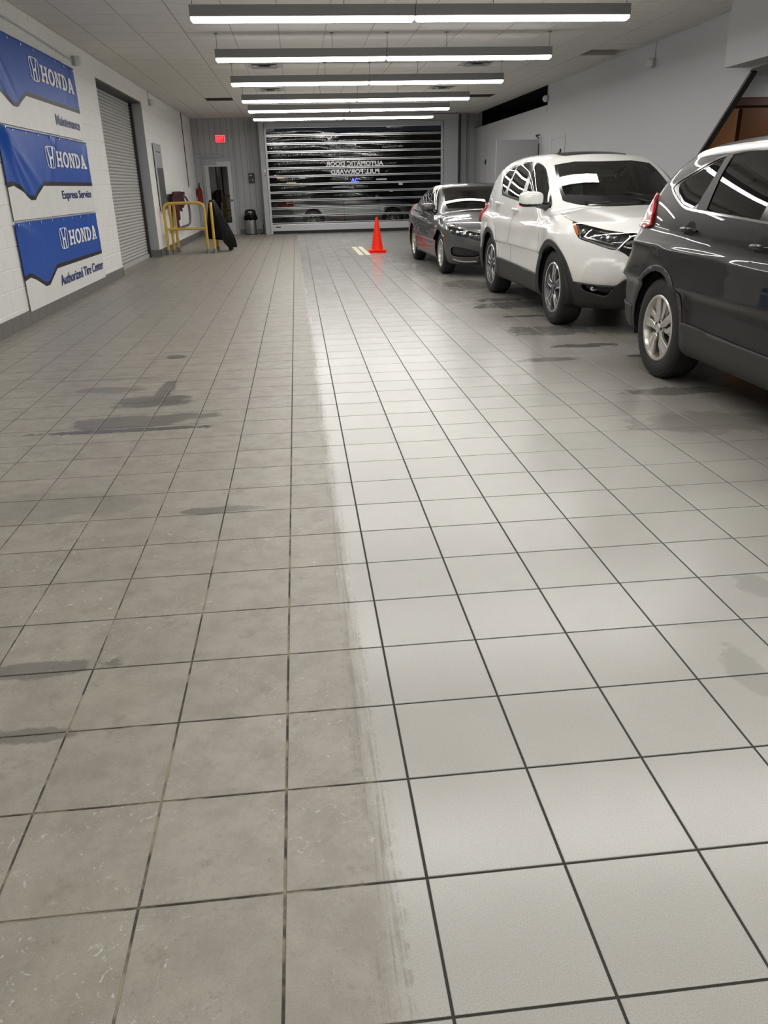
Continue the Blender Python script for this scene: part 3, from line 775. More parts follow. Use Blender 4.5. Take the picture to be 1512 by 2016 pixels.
# ------------------------------------------------------------------ left wall fittings beyond the roll-up door
M['panel_dark'] = P('dark_panel', (.16,.16,.155), .35, .4, var=.15)
M['hose_grey'] = P('hose_grey', (.12,.12,.12), .5)
t = thing('electrical_panel', 'tall grey metal panel on the wall behind the yellow rail', 'panel', (XL+.022, 18.85, .95))
O('body', MB().box(0, .03, -.45, .45, 0, 1.40), M['light_metal'], t, bevel=.006)
O('lower_door', MB().box(.03, .038, -.40, .40, .04, .90), M['panel_dark'], t, bevel=.003)
O('upper_door', MB().box(.03, .038, -.40, .40, .95, 1.36), M['light_metal'], t, bevel=.003)
O('label_strip', MB().box(.038, .041, -.38, .2, 1.22, 1.235), M['dark'], t)
t = thing('wall_outlet', 'small white outlet box at the end of a thin vertical conduit', 'outlet', (XL, 24.05, 1.34))
O('cover', MB().box(0, .05, -.06, .06, -.1, .1), M['white_pl'], t, bevel=.006)
O('conduit', MB().tube([(.014, -.03, .1), (.014, -.1, ZC-1.34-.01)], .011, 8), M['stair_dark'], t, smooth=True)
t = thing('hose_hanger', 'dark red strap bundle hanging from a bent grey pipe on the wall', 'hanger', (XL, 19.95, 0))
pth = [(.05,-.45,1.26),(.10,.9,1.28),(.16,1.5,1.24),(.2,1.95,1.1),(.2,2.1,.9),(.2,2.1,.70),(.2,2.0,.58),(.2,1.7,.52),(.18,1.0,.50),(.06,-.5,.48)]
cv = []
for i in range(len(pth)-1):
    p0, p1, p2, p3 = [np.array(pth[max(0, min(len(pth)-1, i+k))]) for k in (-1,0,1,2)]
    for q in (0, .25, .5, .75): cv.append(tuple(.5*((2*p1)+(-p0+p2)*q+(2*p0-5*p1+4*p2-p3)*q*q+(-p0+3*p1-3*p2+p3)*q**3)))
cv.append(pth[-1])
O('bent_pipe', MB().tube(cv, .030, 10), M['hose_grey'], t, smooth=True)
for (a, b, zt, zlo) in ((-.42,.10,1.33,.92),(-.10,.32,1.34,.52),(.25,.70,1.34,.86),(.40,.72,1.33,.70),(.62,1.15,1.34,.90),(1.0,1.45,1.33,.98),(1.3,1.85,1.30,1.04)):
    mb = MB(); P1 = []
    for i in range(7):
        u = a + (b-a)*i/6
        P1.append([(.13 + .02*math.sin(i*1.9+a*9+k*.4) + (.03 if k < 2 else 0), u + .02*math.sin(k+a*7), zt + (zlo-zt)*k/8 - (.04*abs(i-3)/3 if k == 8 else 0)) for k in range(9)])
    mb.grid(P1); o = O('strap', mb, M['maroon'], t, smooth=True, angle=180); s_ = o.modifiers.new('thick', 'SOLIDIFY'); s_.thickness = .03
t = thing('fire_extinguisher', 'red fire extinguisher hung on the wall beside the glazed door', 'extinguisher', (XL+.115, 25.75, .98))
O('cylinder', MB().lathe([(0,0),(.075,.005),(.085,.03),(.085,.36),(.07,.42),(.03,.45),(.025,.48),(0,.48)], n=20), M['red'], t, smooth=True)
O('valve', MB().box(-.02,.02,-.03,.03,.48,.53), M['dark'], t); O('handle', MB().bar((0,-.03,.53),(0,.12,.58),.03,.012).bar((0,-.03,.52),(0,.1,.51),.03,.012), M['dark'], t)
O('hose', MB().tube([(0,-.03,.5),(.03,-.12,.46),(.04,-.13,.3),(.03,-.1,.12)], .012, 8), M['dark'], t, smooth=True)
O('tag', MB().box(.075,.083,-.03,.05,.34,.46), M['white_pl'], t)
O('wall_bracket', MB().box(-.115,-.08,-.03,.03,.2,.4), M['dark'], t)

# ------------------------------------------------------------------ yellow guard rails
def guard(name, label, pts, mid, loc, rz=0):
    t = thing(name, label, 'guard rail', loc, rz, group='yellow pipe guard rails'); w, h = pts
    r = .032; c = .14; path = [(-w/2, 0, .0), (-w/2, 0, h-c)]
    for i in range(1, 6): a = math.pi/2*i/6; path.append((-w/2 + c - c*math.cos(a), 0, h - c + c*math.sin(a)))
    path += [(-w/2+c, 0, h), (w/2-c, 0, h)]
    for i in range(1, 6): a = math.pi/2*i/6; path.append((w/2 - c + c*math.sin(a), 0, h - c + c*math.cos(a)))
    path += [(w/2, 0, h-c), (w/2, 0, 0)]
    O('hoop', MB().tube(path, r, 12), M['yellow'], t, smooth=True)
    O('mid_rail', MB().tube([(-w/2, 0, mid), (w/2, 0, mid)], .026, 12), M['yellow'], t, smooth=True)
    for s in (-1, 1):
        O('floor_socket', MB().lathe([(0,.001),(.075,.001),(.075,.012),(.045,.014),(.042,.10),(.033,.105)], (s*w/2, 0, 0), 2, 16), M['fixture'], t, smooth=True)
    return t
guard('guard_rail', 'yellow pipe guard rail standing square to the block wall beside the roll-up door', (.90, 1.10), .55, (-2.43, 18.30, 0))
guard('guard_rail', 'yellow pipe guard rail under the black sheet', (.75, 1.10), .55, (-1.83, 18.72, 0), math.pi/2)
guard('guard_rail', 'yellow pipe guard rail running along the wall under the grey panel', (.7, 1.08), .55, (-2.77, 18.78, 0), math.pi/2)
# black sheet hung over the second rail
t = None; mb = MB(); Pg = []
out_l = [(0,1.17),(-.06,.95),(-.12,.70),(-.16,.45),(-.15,.33)]
nseg = 22
rows = 14
top = [(-1.83, 18.36 + .72*i/6, 1.14) for i in range(7)]
Pf = []
for i in range(19):                               # around the sheet: from the hidden side over the rail to the room side
    th = i/18
    row = []
    for k in range(13):
        v = k/12
        if th < .32:                              # side towards the wall
            a = th/.32; x = -1.83 - .03 - (.21*v**.7)*(1-.4*a); y = 18.95 - a*.57; z = 1.145 - v*(.80 + .05*math.sin(a*3))
        else:
            a = (th-.32)/.68; x = -1.83 + .02 + (.12 + .36*a)*v**.95*(1 - .25*max(0, v-.75)*a*4*.5); y = 18.38 + a*.62 + .10*math.sin(v*3)*a; z = 1.145 - v*(.86 + .25*math.sin(min(1, a*1.25)*math.pi/2)) + .05*math.sin(a*9)*v
        f = .025*math.sin(th*31 + v*2.5)*v
        row.append((x + f, y + f*.6, max(z, .012)))
    Pf.append(row)
mb.grid(Pf)
o = O('black_sheet', mb, M['bag'], smooth=True, angle=180, subsurf=1, label='black plastic sheet hung over the end of a yellow guard rail', cat='sheet')
s_ = o.modifiers.new('thick', 'SOLIDIFY'); s_.thickness = .012

# ------------------------------------------------------------------ things by the end wall
t = thing('exit_sign', 'glowing red exit sign above the glazed door', 'sign', (-2.11, YE-.02, 2.70))
O('sign_box', MB().box(-.15,.15,-.05,.0,0,.215), M['white_pl'], t, bevel=.01)
M['exit_face'] = emis('exit_face', (1,.008,.014), .75); M['exit_letter'] = emis('exit_letter', (1,.07,.09), 1.3)
O('lit_face', MB().box(-.13,.13,-.054,-.05,.02,.195), M['exit_face'], t)
v, f = text_mb('EXIT', .03); O('lettering', MB().add([(-.105 + a*.21, -.056, .05 + b*.115) for a, b in v], f), M['exit_letter'], t)
mb = MB()
for (a, b, c, d) in ((-.14,.14,.01,.025),(-.14,.14,.19,.205),(-.14,-.125,.025,.19),(.125,.14,.025,.19)): mb.box(a, b, -.056, -.05, c, d)
O('lit_border', mb, M['exit_letter'], t)
t = thing('door_control_box', 'black control box with white buttons on the wall above the bin', 'control box', (-1.24, YE-.015, 1.53))
O('body', MB().box(-.085,.085,-.08,0,0,.28), M['black_plastic'], t, bevel=.008)
for (a, z, mt) in ((-.04,.2,'white_pl'),(.0,.2,'white_pl'),(.03,.07,'white_pl'),(-.03,.07,'fixture'),(.03,.03,'yellow')): O('button', MB().box(a-.014,a+.014,-.09,-.08,z,z+.035), M[mt], t)
O('conduit', MB().tube([(0,-.03,.28),(0,-.03,1.8)], .012, 8), M['grey_metal'], t)
t = thing('trash_can', 'stainless step bin with black lid and black liner by the end wall', 'trash can', (-1.36, 25.75, 0))
O('body', MB().lathe([(0,.0),(.165,.0),(.17,.01),(.165,.56),(.158,.56)], n=28), M['steel'], t, smooth=True)
mb = MB(); pf = []
ring = []
for k, (r, z) in enumerate([(.172,.60),(.20,.54),(.205,.47),(.19,.44),(.172,.45)]):
    ring.append([((r + .012*math.sin(j*2.3+k) )*math.cos(2*math.pi*j/28), (r + .012*math.sin(j*2.3+k))*math.sin(2*math.pi*j/28), z + .012*math.sin(j*1.7)) for j in range(29)])
O('liner', MB().grid(ring), M['bag'], t, smooth=True, angle=180)
O('lid', MB().lathe([(.175,.57),(.178,.66),(.16,.72),(.11,.755),(0,.765)], n=28), M['black_gloss'], t, smooth=True)
O('flap', MB().box(-.06,.06,-.175,-.12,.66,.70), M['alu'], t, bevel=.01)
O('base_ring', MB().lathe([(0,-.0),(.172,.0),(.174,.03),(.166,.032)], n=28), M['dark'], t, smooth=True)
t = thing('cord', 'thin black cord on the end wall beside the bin', 'cord', (-1.0, YE-.03, 0))
O('cable', MB().tube([(.0,-.01,.3),(.02,-.03,.1),(.0,-.06,.012),(-.1,-.12,.012)], .01, 6), M['dark'], t, smooth=True)

# ------------------------------------------------------------------ traffic cones, floor plates
def cone(z, label):
    t = thing('traffic_cone', label, 'traffic cone', (1.84, 17.05, z), .06, group='stacked traffic cones')
    O('cone_body', MB().lathe([(.135,.028),(.128,.05),(.030,.67),(.022,.69),(.018,.70),(.0,.70)], n=28), M['orange'], t, smooth=True, angle=50)
    mb = MB(); pts = []
    w = .18
    for k in range(4):
        for i in range(5):
            a = math.pi/2*k + math.pi/2*i/4; cx = (w-.05)*(1 if k in (0,3) else -1); cy = (w-.05)*(1 if k in (0,1) else -1)
            pts.append((cx + .05*math.cos(a), cy + .05*math.sin(a)))
    mb.prism(pts, lambda u, v, d: (u, v, d), 0, .028); O('cone_base', mb, M['orange'], t, bevel=.006)
    return t
cone(0, 'lower orange traffic cone, its base showing under the other'); cone(.036, 'upper orange traffic cone of the stack of two on the tiles')
for k, (a, b) in enumerate(((1.385, 1.495), (1.525, 1.64))):
    t = thing('floor_plate', ['long cream floor plate on the tiles beside the cones, the one farther from them', 'long cream floor plate on the tiles right beside the cones'][k], 'floor plate', (0, 0, 0), group='cream floor plates')
    mb = MB(); mb.prism([(a, 16.4), (b, 16.4), (b, 18.85), (a, 18.85)], lambda u, v, d: (u, v, d), .0, .010); O('plate', mb, M['cream'], t, bevel=.003)
    O('tape', MB().box(a+.005, b-.005, 17.6, 17.66, .010, .0112), M['ceil_tile'], t)

# ------------------------------------------------------------------ wooden cabinet in the side room
t = thing('wooden_cabinet', 'brown wooden cabinet standing beyond the slanted wall edge', 'cabinet', (6.2, 11.3, 0))
O('carcass', MB().box(0, 2.6, .02, .5, 0, 2.42), M['wood_dark'], t)
O('crown', MB().box(-.02, 2.62, -.03, .5, 2.33, 2.44), M['wood_dark'], t, bevel=.01)
for k, (a, b) in enumerate(((.0, .50), (.56, 1.3), (1.34, 2.1))):
    d = O('door_panel', MB().box(a, b, -.01, .02, .1, 2.30), M['wood_light'] if k == 0 else M['wood'], t, bevel=.005)
    O('knob', MB().lathe([(0,-.03),(.015,-.025),(.008,0)], (b-.05, -.01, 1.1), 1, 10), M['alu'], d)

struct('trim_7', MB().box(6.03, 9.9, 11.29, 11.8, 2.445, 2.72), M['drywall'])
t = thing('side_room_fill', 'added fill light on the side room ceiling, out of view', 'light', (8.2, 10.6, 2.70))  # unseen lamp added to brighten the side room
O('housing', MB().box(-.6, .6, -.05, .05, -.02, .02), M['fixture'], t); O('diffuser', MB().box(-.58, .58, -.045, .045, -.03, -.02), M['lens'], t)

# ------------------------------------------------------------------ outside the doors: night forecourt
mb = MB(); mb.box(-30, 40, YE + .15, 90, -.12, -.01); struct('ground', mb, M['asphalt'])
t = thing('lit_shopfront', 'dark building far outside with small lit windows', 'building', (4, 62, 0))
O('facade', MB().box(-22, 22, 0, 4, 0, 5), M['void'], t)
M['win_warm'] = emis('warm_window', (1,.75,.3), .25); M['win_white'] = emis('white_window', (.8,.9,1), .22); M['blue_sign'] = emis('blue_sign', (.06,.08,1), 3.0)
for (x, z, w, h, mt) in ((-5.2,1.95,.5,.16,'win_warm'),(-4.5,1.62,.7,.10,'win_warm'),(-3.5,1.95,.35,.12,'win_white'),(-6.2,1.3,.25,.12,'win_white'),(2.2,1.72,.8,.10,'win_white'),(3.9,1.35,.3,.14,'win_white'),(3.2,.9,.25,.08,'win_white'),(-12.5,.3,.2,.2,'win_white'),(-11.6,-.0,.15,.25,'win_white')):
    O('window', MB().box(x, x+w, -.05, 0, z, z+h), M[mt], t)
v, f = text_mb('AC', .02); O('blue_sign', MB().add([(.3 + a*.55, -.06, 1.62 + b*.26) for a, b in v], f), M['blue_sign'], t, label='small glowing blue sign')
# ------------------------------------------------------------------ cars: smooth body surface cut into panels
def pchip(pts):
    xs = np.array([p[0] for p in pts], float); ys = np.array([p[1] for p in pts], float)
    h = np.diff(xs); d = np.diff(ys)/h; m = np.zeros_like(ys)
    for i in range(1, len(xs)-1):
        if d[i-1]*d[i] > 0:
            w1, w2 = 2*h[i]+h[i-1], h[i]+2*h[i-1]; m[i] = (w1+w2)/(w1/d[i-1]+w2/d[i])
    m[0], m[-1] = d[0], d[-1]
    def f(x):
        x = np.asarray(x, float); i = np.clip(np.searchsorted(xs, x)-1, 0, len(h)-1); t = np.clip((x-xs[i])/h[i], 0, 1); hh = h[i]
        v = (1+2*t)*(1-t)**2*ys[i] + t*(1-t)**2*hh*m[i] + t*t*(3-2*t)*ys[i+1] + t*t*(t-1)*hh*m[i+1]
        v = np.where(x > xs[-1], ys[-1]+(x-xs[-1])*m[-1], v); return np.where(x < xs[0], ys[0]+(x-xs[0])*m[0], v)
    return f
def smax(a, b, k):
    h = np.clip(.5+.5*(a-b)/k, 0, 1); return b*(1-h)+a*h+k*h*(1-h)
def smin(a, b, k): return -smax(-a, -b, k)
class Body:
    def __init__(s, sp):
        s.sp = sp; s.f = {k: pchip(v) for k, v in sp['curves'].items()}
    def F(s, p):
        sp, f = s.sp, s.f; x = np.abs(p[:,0]); y = p[:,1]; z = p[:,2]
        side = x - (f['plan'](y) + f['sect'](z))
        for (yc, zc, r, a) in sp.get('flares', ()):          # swollen wheel arches
            d = np.hypot(y-yc, z-zc); side = side - a*np.exp(-((d-r)/.07)**2) * (z > .1)
        for (c, a, w) in sp.get('creases', ()):               # character lines along the side
            zz = np.interp(y, [q[0] for q in c], [q[1] for q in c]); e = np.clip((y-c[0][0])/.25, 0, 1)*np.clip((c[-1][0]-y)/.25, 0, 1)
            side = side - a*e*np.where(z < zz, np.exp(-((z-zz)/w)**2), np.exp(-((z-zz)/.022)**2))
        fr = (-y) - (f['front'](z) - sp['front_c']*(x/.85)**sp.get('front_p', 2.6))
        rr = y - (f['rear'](z) - sp['rear_c']*(x/.85)**2.8)
        hz = f['deck'](y); e = 1e-3; sl = (f['deck'](y+e)-hz)/e
        top = (z - (hz - sp['crown']*(x/.85)**2.2))/np.sqrt(1+np.clip(sl, -1.5, 1.5)**2)
        for (x0, x1, y0, y1, a) in sp.get('hood_ridge', ()):  # raised hood centre
            xr = np.interp(y, [y0, y1], [x0, x1]); w = np.clip((y1+.1-y)/.3, 0, 1)*np.clip((y-y0)/.2, 0, 1)
            top = top - a*w/(1+np.exp((x-xr)/.018))
        bot = f['sill'](y) - z
        low = smax(smax(side, top, sp['k_top']), smax(fr, rr, .05), sp['k_plan'])
        if 'cheek' in sp:
            d = poly_sdf(sp['cheek'], np.stack([(x+y)*R2, z], 1)); w = np.clip(-d/.05, 0, 1); low = low - sp['cheek_a']*w*w*(3-2*w)*(y < -1.4)
        low = smax(low, bot, .08)
        zf = f['screen'](y - sp['screen_c']*x*x); slf = (f['screen'](y-sp['screen_c']*x*x+e)-zf)/e
        zr = f['back'](y + sp['back_c']*x*x); slr = (f['back'](y+sp['back_c']*x*x+e)-zr)/e
        cr = sp['roof_crown']*(x/.7)**2
        c1 = (z-zf+cr)/np.sqrt(1+slf**2); c2 = (z-zr+cr)/np.sqrt(1+slr**2)
        cs = (x - (f['cab'](y) - sp['tumble']*(z-sp['belt']) - sp['tumble2']*np.clip(z-sp['belt'], 0, 2)**2))/math.sqrt(1+sp['tumble']**2)
        cab = smax(smax(c1, c2, .10), cs, sp['k_roof'])
        cab = smax(cab, sp['belt']-.35-z, .02)
        return smin(low, cab, sp['k_belt'])
    def normal(s, p):
        e = 2e-3; g = np.stack([s.F(p+np.eye(3)[i]*e)-s.F(p-np.eye(3)[i]*e) for i in range(3)], 1)
        return g/np.maximum(np.linalg.norm(g, axis=1, keepdims=True), 1e-9)
    def cage(s, step):
        sp = s.sp; hx, y0, y1, z0, z1 = sp['box']
        def ax(a, b): n = max(2, int(round((b-a)/step))); return np.linspace(a, b, n+1)
        X, Y, Z = ax(-hx, hx), ax(y0, y1), ax(z0, z1); key = {}; V = []; Q = []
        def vid(i, j, k):
            t = (i, j, k)
            if t not in key: key[t] = len(V); V.append((X[i], Y[j], Z[k]))
            return key[t]
        nx, ny, nz = len(X)-1, len(Y)-1, len(Z)-1
        for j in range(ny):
            for k in range(nz):
                Q.append((vid(0,j,k), vid(0,j,k+1), vid(0,j+1,k+1), vid(0,j+1,k))); Q.append((vid(nx,j,k), vid(nx,j+1,k), vid(nx,j+1,k+1), vid(nx,j,k+1)))
            for i in range(nx):
                Q.append((vid(i,j,0), vid(i,j+1,0), vid(i+1,j+1,0), vid(i+1,j,0))); Q.append((vid(i,j,nz), vid(i+1,j,nz), vid(i+1,j+1,nz), vid(i,j+1,nz)))
        for i in range(nx):
            for k in range(nz):
                Q.append((vid(i,0,k), vid(i+1,0,k), vid(i+1,0,k+1), vid(i,0,k+1))); Q.append((vid(i,ny,k), vid(i,ny,k+1), vid(i+1,ny,k+1), vid(i+1,ny,k)))
        V = np.array(V); c = V.copy(); c[:,0] = 0; c[:,1] = np.clip(V[:,1], y0+.75, y1-.75); c[:,2] = sp['spine_z']
        # the spine spreads sideways a little so that side rays leave the body squarely
        c[:,0] = np.clip(V[:,0], -.45, .45)
        c[:,2] = np.clip(V[:,2], .45, sp['spine_z'])
        d = V - c; lo = np.zeros(len(V)); hi = np.full(len(V), 3.0)
        for i in range(12):
            hi = np.where(s.F(c+d*hi[:,None]) < 0, hi*1.4, hi)
        for i in range(34):
            m = (lo+hi)/2; ins = s.F(c+d*m[:,None]) < 0; lo = np.where(ins, m, lo); hi = np.where(ins, hi, m)
        return c+d*lo[:,None], Q
def poly_sdf(pts, q):
    P_ = np.array(pts, float); n = len(P_); d = np.full(len(q), 1e9); s = np.ones(len(q))
    for i in range(n):
        a, b = P_[i], P_[i-1]; e = b-a; w = q-a
        t = np.clip((w@e)/max(e@e, 1e-12), 0, 1); bq = w-t[:,None]*e; d = np.minimum(d, (bq*bq).sum(1))
        c1 = q[:,1] >= a[1]; c2 = q[:,1] < b[1]; c3 = e[0]*w[:,1] > e[1]*w[:,0]
        s = np.where((c1&c2&c3) | (~c1&~c2&~c3), -s, s)
    return s*np.sqrt(d)
def line_d(pts, q):
    d = np.full(len(q), 1e9)
    for a, b in zip(np.array(pts[:-1], float), np.array(pts[1:], float)):
        e = b-a; w = q-a; t = np.clip((w@e)/max(e@e, 1e-12), 0, 1); bq = w-t[:,None]*e; d = np.minimum(d, np.sqrt((bq*bq).sum(1)))
    return d
def chaikin(pts, it=1):
    for _ in range(it):
        o = []
        for i in range(len(pts)):
            a, b = np.array(pts[i], float), np.array(pts[(i+1) % len(pts)], float); o += [tuple(.75*a+.25*b), tuple(.25*a+.75*b)]
        pts = o
    return pts
R2 = math.sqrt(.5)
VIEW = {'side': lambda p: p[:, [1,2]], 'front': lambda p: np.stack([np.abs(p[:,0]), p[:,2]], 1), 'top': lambda p: np.stack([np.abs(p[:,0]), p[:,1]], 1),
        'obl': lambda p: np.stack([(np.abs(p[:,0])+p[:,1])*R2, p[:,2]], 1), 'oblr': lambda p: np.stack([(np.abs(p[:,0])-p[:,1])*R2, p[:,2]], 1)}
def feat(view, pts, smooth=1, lim=None):
    pts = chaikin(pts, smooth) if smooth else pts
    def f(p):
        v = poly_sdf(pts, VIEW[view](p))
        return np.maximum(v, lim(p)) if lim is not None else v
    return f
def cut(bm, fn):
    bm.verts.ensure_lookup_table(); bm.verts.index_update()
    p = np.array([v.co[:] for v in bm.verts]); f = fn(p); f[np.abs(f) < 1.2e-3] = 0.0
    val = {v: f[i] for i, v in enumerate(bm.verts)}
    zero = set(v for v in bm.verts if val[v] == 0.0); es = []
    for e in bm.edges:
        a, b = val[e.verts[0]], val[e.verts[1]]
        if a*b < 0: es.append((e, a, b))
    for e, a, b in es:
        ne, nv = bmesh.utils.edge_split(e, e.verts[0], a/(a-b)); val[nv] = 0.0; zero.add(nv)
    fs = set()
    for v in zero:
        for fc in v.link_faces: fs.add(fc)
    for fc in fs:
        vs_ = list(fc.verts); zs = [v for v in vs_ if val.get(v, 1) == 0.0]
        if len(zs) < 2: continue
        sg = [val[v] for v in vs_]
        if min(sg) >= 0 or max(sg) <= 0: continue
        done = False
        for i in range(len(zs)):
            for j in range(i+1, len(zs)):
                a, b = vs_.index(zs[i]), vs_.index(zs[j])
                if abs(a-b) in (1, len(vs_)-1): continue
                s1 = [val[v] for v in vs_[min(a,b)+1:max(a,b)]]
                s2 = [val[v] for v in vs_[max(a,b)+1:]+vs_[:min(a,b)]]
                if s1 and s2 and (sum(s1) < 0) != (sum(s2) < 0):
                    try: bmesh.utils.face_split(fc, zs[i], zs[j]); done = True
                    except ValueError: pass
                if done: break
            if done: break
class CarBuild:
    def __init__(s, name, label, spec, loc, rz):
        s.root = thing(name, label, 'car', (loc[0], loc[1], 0), rz); s.body = Body(spec); s.sp = spec
        s.loc = np.array([loc[0], loc[1], 0.0]); s.rz = rz; s.feats = []; s.gaps = []
    def to_local(s, P_):
        d = np.atleast_2d(P_)-s.loc; c, q = math.cos(-s.rz), math.sin(-s.rz)
        return np.stack([d[:,0]*c-d[:,1]*q, d[:,0]*q+d[:,1]*c, d[:,2]], 1)
    def trace(s, pix, sc=None, off=(0, 0)):                  # photo pixels -> points on the body surface
        out = []
        o = s.to_local(CAM)[0]; tt = np.arange(0, 7, .004)
        for (a, b) in pix:
            if sc: a, b = off[0]+a/sc, off[1]+b/sc
            d = ray(a, b); d = s.to_local(s.loc+d)[0]; n = np.linalg.norm(d); d = d/n
            t0 = max(0.2, np.linalg.norm(o[:2])-3.4)
            P_ = o+d*(t0+tt)[:,None]; F = s.body.F(P_); k = np.argmax(F < 0) if (F < 0).any() else np.argmin(F)
            out.append(P_[k])
        return np.array(out)
    def at_x(s, a, b, xabs):                                  # pixel's ray at local x = -xabs
        o = s.to_local(CAM)[0]; d = s.to_local(s.loc+ray(a, b))[0]; return o+d*((-xabs-o[0])/d[0])
    def tp(s, view, pix, sc=None, off=(0,0)): return [tuple(q) for q in VIEW[view](s.trace(pix, sc, off))]
    def add(s, part, fn): s.feats.append((part, fn))
    def build(s, step, paint):
        V, Q = s.body.cage(step); bm = bmesh.new(); vs_ = [bm.verts.new(v) for v in V]
        for q in Q: bm.faces.new([vs_[i] for i in q])
        bmesh.ops.recalc_face_normals(bm, faces=bm.faces)
        for part, fn in s.feats: cut(bm, fn)
        bm.verts.ensure_lookup_table(); bm.verts.index_update(); bm.faces.ensure_lookup_table()
        s.P = np.array([v.co[:] for v in bm.verts]); s.faces = [tuple(v.index for v in f.verts) for f in bm.faces]
        cen = np.array([f.calc_center_median()[:] for f in bm.faces]); bm.free()
        lab = np.full(len(s.faces), -1)
        for i, (part, fn) in enumerate(s.feats): lab[fn(cen) < 0] = i
        s.N = s.body.normal(s.P); s.cen = cen
        s.names = np.array([s.feats[i][0] if i >= 0 else 'body' for i in lab], dtype=object)
    def islands(s, names, oname, mats, keep, **kw):           # one part object for each connected piece
        sel = [i for i in range(len(s.faces)) if s.names[i] == names and keep(s.cen[i])]; par = {}
        def find(a):
            while par.setdefault(a, a) != a: a = par[a]
            return a
        for i in sel:
            r0 = find(s.faces[i][0])
            for v in s.faces[i][1:]: par[find(v)] = r0
        groups = {}
        for i in sel: groups.setdefault(find(s.faces[i][0]), set()).add(i)
        old = s.names.copy()
        for g in groups.values():
            if len(g) < 4: continue
            for i in g: s.names[i] = '#'
            s.part('#', oname, mats, **kw)
            for i in g: s.names[i] = old[i]
    def part(s, names, oname, mats, off=0.0, parent=None, keep=None, normals=True, solid=0.0, gap=None, **kw):
        names = [names] if isinstance(names, str) else names
        sel = [i for i in range(len(s.faces)) if s.names[i] in names and (keep is None or keep(s.cen[i]))]
        if not sel: print('EMPTY PART', s.root.name, oname); return None
        gs = set(gap or ())
        idx = {}; mp = []
        fs = []
        for i in sel:
            f = []
            for v in s.faces[i]:
                if v not in idx: idx[v] = len(mp); mp.append(v)
                f.append(idx[v])
            fs.append(tuple(f))
        P_ = s.P[mp]+s.N[mp]*off
        me = bpy.data.meshes.new(oname); me.from_pydata([tuple(q) for q in P_], [], fs)
        ml = mats if isinstance(mats, (list, tuple)) else [mats]
        for m in ml: me.materials.append(m)
        if len(ml) > 1: me.polygons.foreach_set('material_index', [1 if s.names[i] in gs else 0 for i in sel])
        me.polygons.foreach_set('use_smooth', [True]*len(fs)); me.update()
        if normals: me.normals_split_custom_set_from_vertices([tuple(q) for q in s.N[mp]])
        o = link(oname, me, parent or s.root, **kw)
        if solid:
            m = o.modifiers.new('thick', 'SOLIDIFY'); m.thickness = solid; m.offset = 1.0
        return o

# ---- car materials
def car_paint(name, col, metal, dust, dust_top, dcol=(.30,.28,.24), rough=.32, coat=1.0, streak=.5, spec=.5):
    m = bpy.data.materials.new(name); t = NT(m); tc = t.n('TexCoord').outputs['Object']
    sz = t.n('SeparateXYZ', Vector=tc); z = sz.outputs[2]
    st = t.n('VectorMath', _operation='MULTIPLY', i0=tc, i1=(6, 6, .7)).outputs[0]
    n = t.math('ADD', t.math('MULTIPLY', t.noise(st, 4.0, 4.0, .6), streak), t.math('MULTIPLY', t.noise(tc, 2.0, 3.0), .5))
    k = t.math('MULTIPLY', t.ss(t.math('ADD', z, t.math('MULTIPLY', t.math('SUBTRACT', n, .5), .5)), dust_top, .25), dust)
    flake = t.noise(tc, 1800.0, 1.0)
    c0 = t.mix(t.math('MULTIPLY', flake, .25), col, tuple(min(1, v*1.5+.01) for v in col))
    c = t.mix(k, c0, dcol)
    b = t.n('BsdfPrincipled', Base__Color=c, Roughness=t.math('MULTIPLY_ADD', k, .35, rough), Metallic=t.math('MULTIPLY', t.math('SUBTRACT', 1.0, k), metal))
    b.inputs['Specular IOR Level'].default_value = spec
    t.set(b, 'Coat Weight', t.math('MULTIPLY', t.math('SUBTRACT', 1.0, t.math('MULTIPLY', k, 1.25), clamp=True), coat)); b.inputs['Coat Roughness'].default_value = .015
    t.out(b); return m
M['glass_wind'] = glass_mat('windscreen_glass', (.62,.74,.67), .02)
M['glass_side'] = glass_mat('tinted_side_glass', (.05,.055,.052), .03)
M['glass_front'] = glass_mat('front_door_glass', (.45,.55,.50), .03)
M['lamp_lens'] = glass_mat('lamp_lens', (.86,.87,.88), .03)
M['chrome'] = P('chrome', (.80,.80,.80), .08, 1.0, var=.02)
M['lamp_dark'] = P('lamp_housing', (.05,.05,.055), .25, .3)
M['lamp_chrome'] = P('lamp_reflector', (.75,.76,.78), .18, 1.0, var=.15, vscale=40)
M['amber'] = P('amber_lens', (.45,.12,.02), .2, coat=.5)
def tail_mat():
    m = bpy.data.materials.new('red_lamp_lens'); t = NT(m); tc = t.n('TexCoord').outputs['Object']
    c = t.mix(t.ss(t.noise(tc, 14.0, 2.0), .35, .65), (.28,.006,.012), (.50,.03,.045))
    b = t.n('BsdfPrincipled', Base__Color=c, Roughness=.12); b.inputs['Coat Weight'].default_value = 1.0; t.out(b); return m
M['tail'] = tail_mat()
M['cladding'] = car_paint('black_cladding', (.013,.013,.013), 0, .30, .75, dcol=(.06,.057,.05), rough=.5, coat=.0)
M['cladding_dusty'] = car_paint('dusty_cladding', (.016,.016,.016), 0, .55, .85, dcol=(.055,.052,.047), rough=.5, coat=.0)
M['tire'] = P('tire_rubber', (.018,.018,.018), .75, bump=.3, bscale=120, var=.2)
M['rim_silver'] = P('rim_silver', (.60,.58,.54), .3, .75, var=.08)
M['rim_grey'] = P('rim_grey', (.13,.13,.135), .35, .6, var=.1)
M['rim_machined'] = P('rim_machined', (.70,.70,.70), .22, .9, var=.05)
M['brake'] = P('brake_disc', (.035,.035,.036), .5, .4)
M['interior'] = P('car_interior', (.055,.057,.06), .8, bump=.3, bscale=200)
